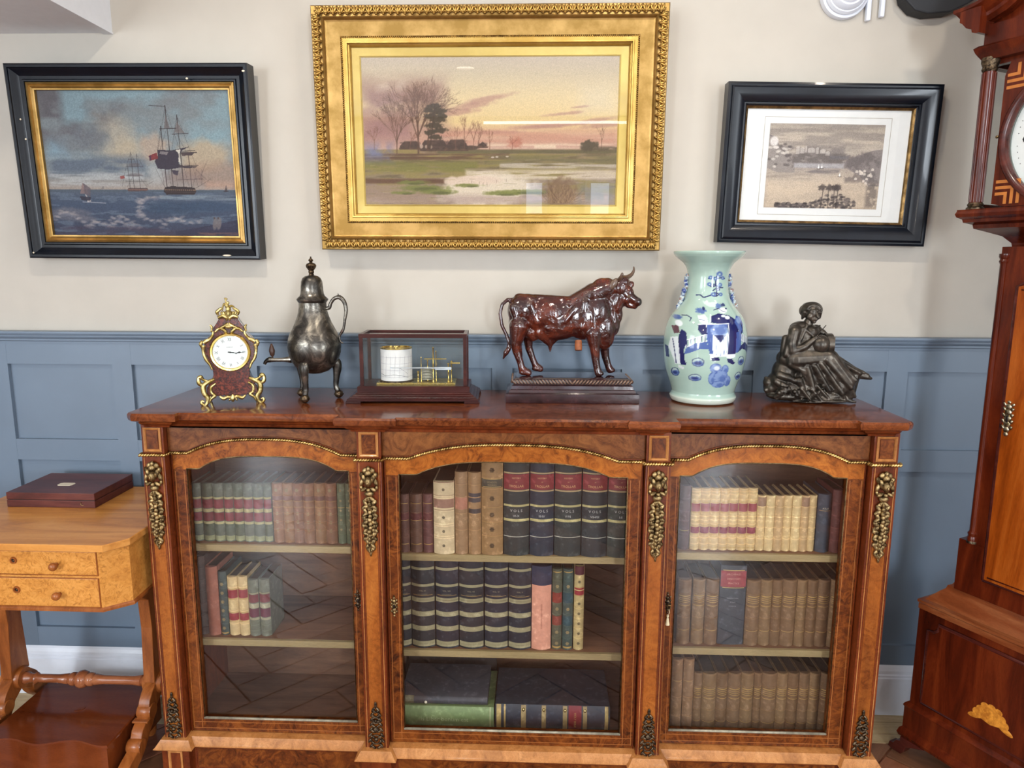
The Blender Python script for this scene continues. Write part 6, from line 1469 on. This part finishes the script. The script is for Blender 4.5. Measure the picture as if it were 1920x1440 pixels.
def drawer(z0,z1):
    d=TP('drawer',MB().box(-1.562,-1.128,y0-.003,y0+.02,z0,z1),M['satinb'],s=None,b=.001)
    TP('drawer_bead',sweep_rect(MB(),.438,z1-z0+.004,[(0,y0+.002),(0,y0-.0035),(.0018,y0-.0035),(.0018,y0+.002)],-1.564,z0-.002),M['satind'],d,None)
    zc=(z0+z1)/2-.002
    for x in (-1.231,-1.459):
        TP('knob',MB().lathe([(.0048,-.001),(.0052,-.006),(.0075,-.010),(.0105,-.015),(.0105,-.020),(.0075,-.0245),(.001,-.0255)],18,(x,y0-.002,zc-.001),True,'y'),M['satind'],d,60)
    TP('keyhole_ring',MB().lathe([(.0045,-.001),(.0055,-.0045),(.0085,-.0045),(.0098,-.001)],18,(-1.345,y0-.002,zc+.008),False,'y'),M['satind'],d,60)
    TP('keyhole',MB().lathe([(.001,-.0012),(.0050,-.0012)],14,(-1.345,y0-.0025,zc+.008),False,'y'),M['ebony'],d,None)
drawer(.654,.7165); drawer(.5665,.643)
for s_,x in ((0,-1.131),(1,-1.562)):
    # trestle end: upright board, scroll bracket and sweeping legs, outline in the y-z plane
    mb=MB()
    def board(pts,x0_,x1_): mb.loops([[(x0_,y,z) for y,z in pts],[(x1_,y,z) for y,z in pts]])
    w=.0165
    board([(-.318,.23),(-.242,.23),(-.252,.40),(-.246,.49),(-.20,.52),(-.20,.552),(-.36,.552),(-.36,.52),(-.314,.49),(-.308,.40)],x-w,x+w)
    TP('trestle_board',mb,M['satind'],s=None,b=.002)
    mb=MB(); 
    for sg in (-1,1):
        pts=smoothcurve([(x,-.28+sg*.0,.215),(x,-.28+sg*.048,.180),(x,-.28+sg*.062,.145),(x,-.28+sg*.100,.115),(x,-.28+sg*.125,.080),(x,-.28+sg*.180,.055),(x,-.28+sg*.245,.026)],5)
        hw=lerplist([.030,.026,.018,.024,.017,.022,.015],len(pts)); L=[]
        for i,q_ in enumerate(pts):
            tn=(pts[min(i+1,len(pts)-1)]-pts[max(i-1,0)]).normalized(); nn=Vector((0,-tn.z,tn.y))*hw[i]
            L.append([(x-w,(q_+nn).y,(q_+nn).z),(x+w,(q_+nn).y,(q_+nn).z),(x+w,(q_-nn).y,(q_-nn).z),(x-w,(q_-nn).y,(q_-nn).z)])
        lg=TP('leg',MB().loops(L),M['satind'],s=40,b=.002)
        for yy_,zz_,r_e in ((.062,.158,.024),(.128,.092,.022)): TP('scroll_end',MB().lathe([(.001,-.020),(r_e-.003,-.020),(r_e,-.014),(r_e,.014),(r_e-.003,.020),(.001,.020)],20,(x,-.28+sg*yy_,zz_),False,'x'),M['satind'],lg,50)
        TP('scroll_collar',MB().box(x-w-.006,x+w+.006,-.28+sg*.092-.010,-.28+sg*.092+.010,.143,.149),M['satind'],lg,None,.001)
        TP('bun_foot',MB().lathe([(.012,0),(.018,.006),(.018,.014),(.010,.022)],16,(x,-.28+sg*.235,0)),M['mahod'],lg,40)
    TP('scroll_boss',MB().lathe([(.001,-.028),(.030,-.028),(.034,-.018),(.034,.018),(.030,.028),(.001,.028)],24,(x,-.28,.215),False,'x'),M['satind'],s=50)
st_=[(.012,-1.545),(.018,-1.535),(.018,-1.525),(.013,-1.515),(.0135,-1.505),(.0175,-1.498),(.012,-1.490),(.0125,-1.43),(.0155,-1.40),(.014,-1.398),(.0195,-1.388),(.0195,-1.380),(.015,-1.376),(.0245,-1.366),(.0265,-1.356),(.0225,-1.344),(.017,-1.341),(.0205,-1.334),(.0190,-1.324),(.0145,-1.320),(.0165,-1.316),(.0125,-1.29),(.0130,-1.20),(.0165,-1.175),(.0135,-1.172),(.019,-1.163),(.012,-1.156),(.012,-1.148)]
TP('stretcher',MB().lathe([(a,b) for a,b in st_],24,(0,-.28,.2135),True,'x'),wood('turned_brown_birch',(112,58,30),(152,88,54),(180,118,80),1,(7,1,1),rough=.2,coat=.6),s=50)
# box lying on the table
b0=at(180,953,-.248); 
t=thing('mahogany_box','flat dark mahogany box with a pale lid plate lying on the work table','box',(-1.43,-.15,ZTB))
x0,x1,y0_,y1_=-.121,.143,-.100,.100
MB_=wood('box_mahogany',(58,26,24),(92,44,38),(112,60,50),1,(7,1,1),rough=.35,coat=.15)
P('case',MB().box(x0,x1,y0_,y1_,0,.022),MB_,t,None,.0015)
P('lid',MB().box(x0,x1,y0_,y1_,.0235,.0445),MB_,t,None,.0015)
P('lid_seam',MB().box(x0+.002,x1-.002,y0_+.002,y1_-.002,.020,.026),M['ebony'],t,None)
P('lid_plate',MB().prism_z([(-.012,-.03),(.022,-.03),(.028,-.024),(.028,-.008),(.022,-.002),(-.012,-.002),(-.018,-.008),(-.018,-.024)],.0443,.0452),M['bone'],t,None,label='pale inlaid plate on the lid')
P('lock_plate',MB().tube([(.102,y0_-.001,.018),(.1015,y0_-.001,.010),(.106,y0_-.001,.0075),(.110,y0_-.001,.010)],.0009,6),M['giltd'],t,180)
# low box with serpentine front between the trestles
t=thing('serpentine_box','dark mahogany box with a wavy serpentine front under the work table','box',(-1.335,-.33,0))
x0,x1=-.190,.174
MS=wood('polished_brown_mahogany',(84,34,14),(106,48,20),(126,62,28),.4,(6,1,1),rough=.16,coat=.5)
def wave(x): return -.150-.010*math.cos((x-x0)/(x1-x0)*PI*4.0+.6)
fr=[(x0+(x1-x0)*k/40,wave(x0+(x1-x0)*k/40)) for k in range(41)]
out=fr+[(x1,.13),(x0,.13)]
P('lid',moulding(MB(),out,[(-.002,.140),(0,.1415),(0,.146),(-.003,.1485)]),MS,t,25)
P('case',moulding(MB(),out,[(-.006,.040),(-.006,.1405)]),MS,t,25)
P('lid_boss',MB().lathe([(.016,.1484),(.016,.1496),(.001,.150)],20,(-.008,.005,0),False),MS,t,60)
for sx in (x0+.03,x1-.03):
    for y in (-.12,.10): P('foot',MB().lathe([(.012,0),(.017,.010),(.017,.025),(.012,.042)],16,(sx,y,0)),M['satind'],t,50)
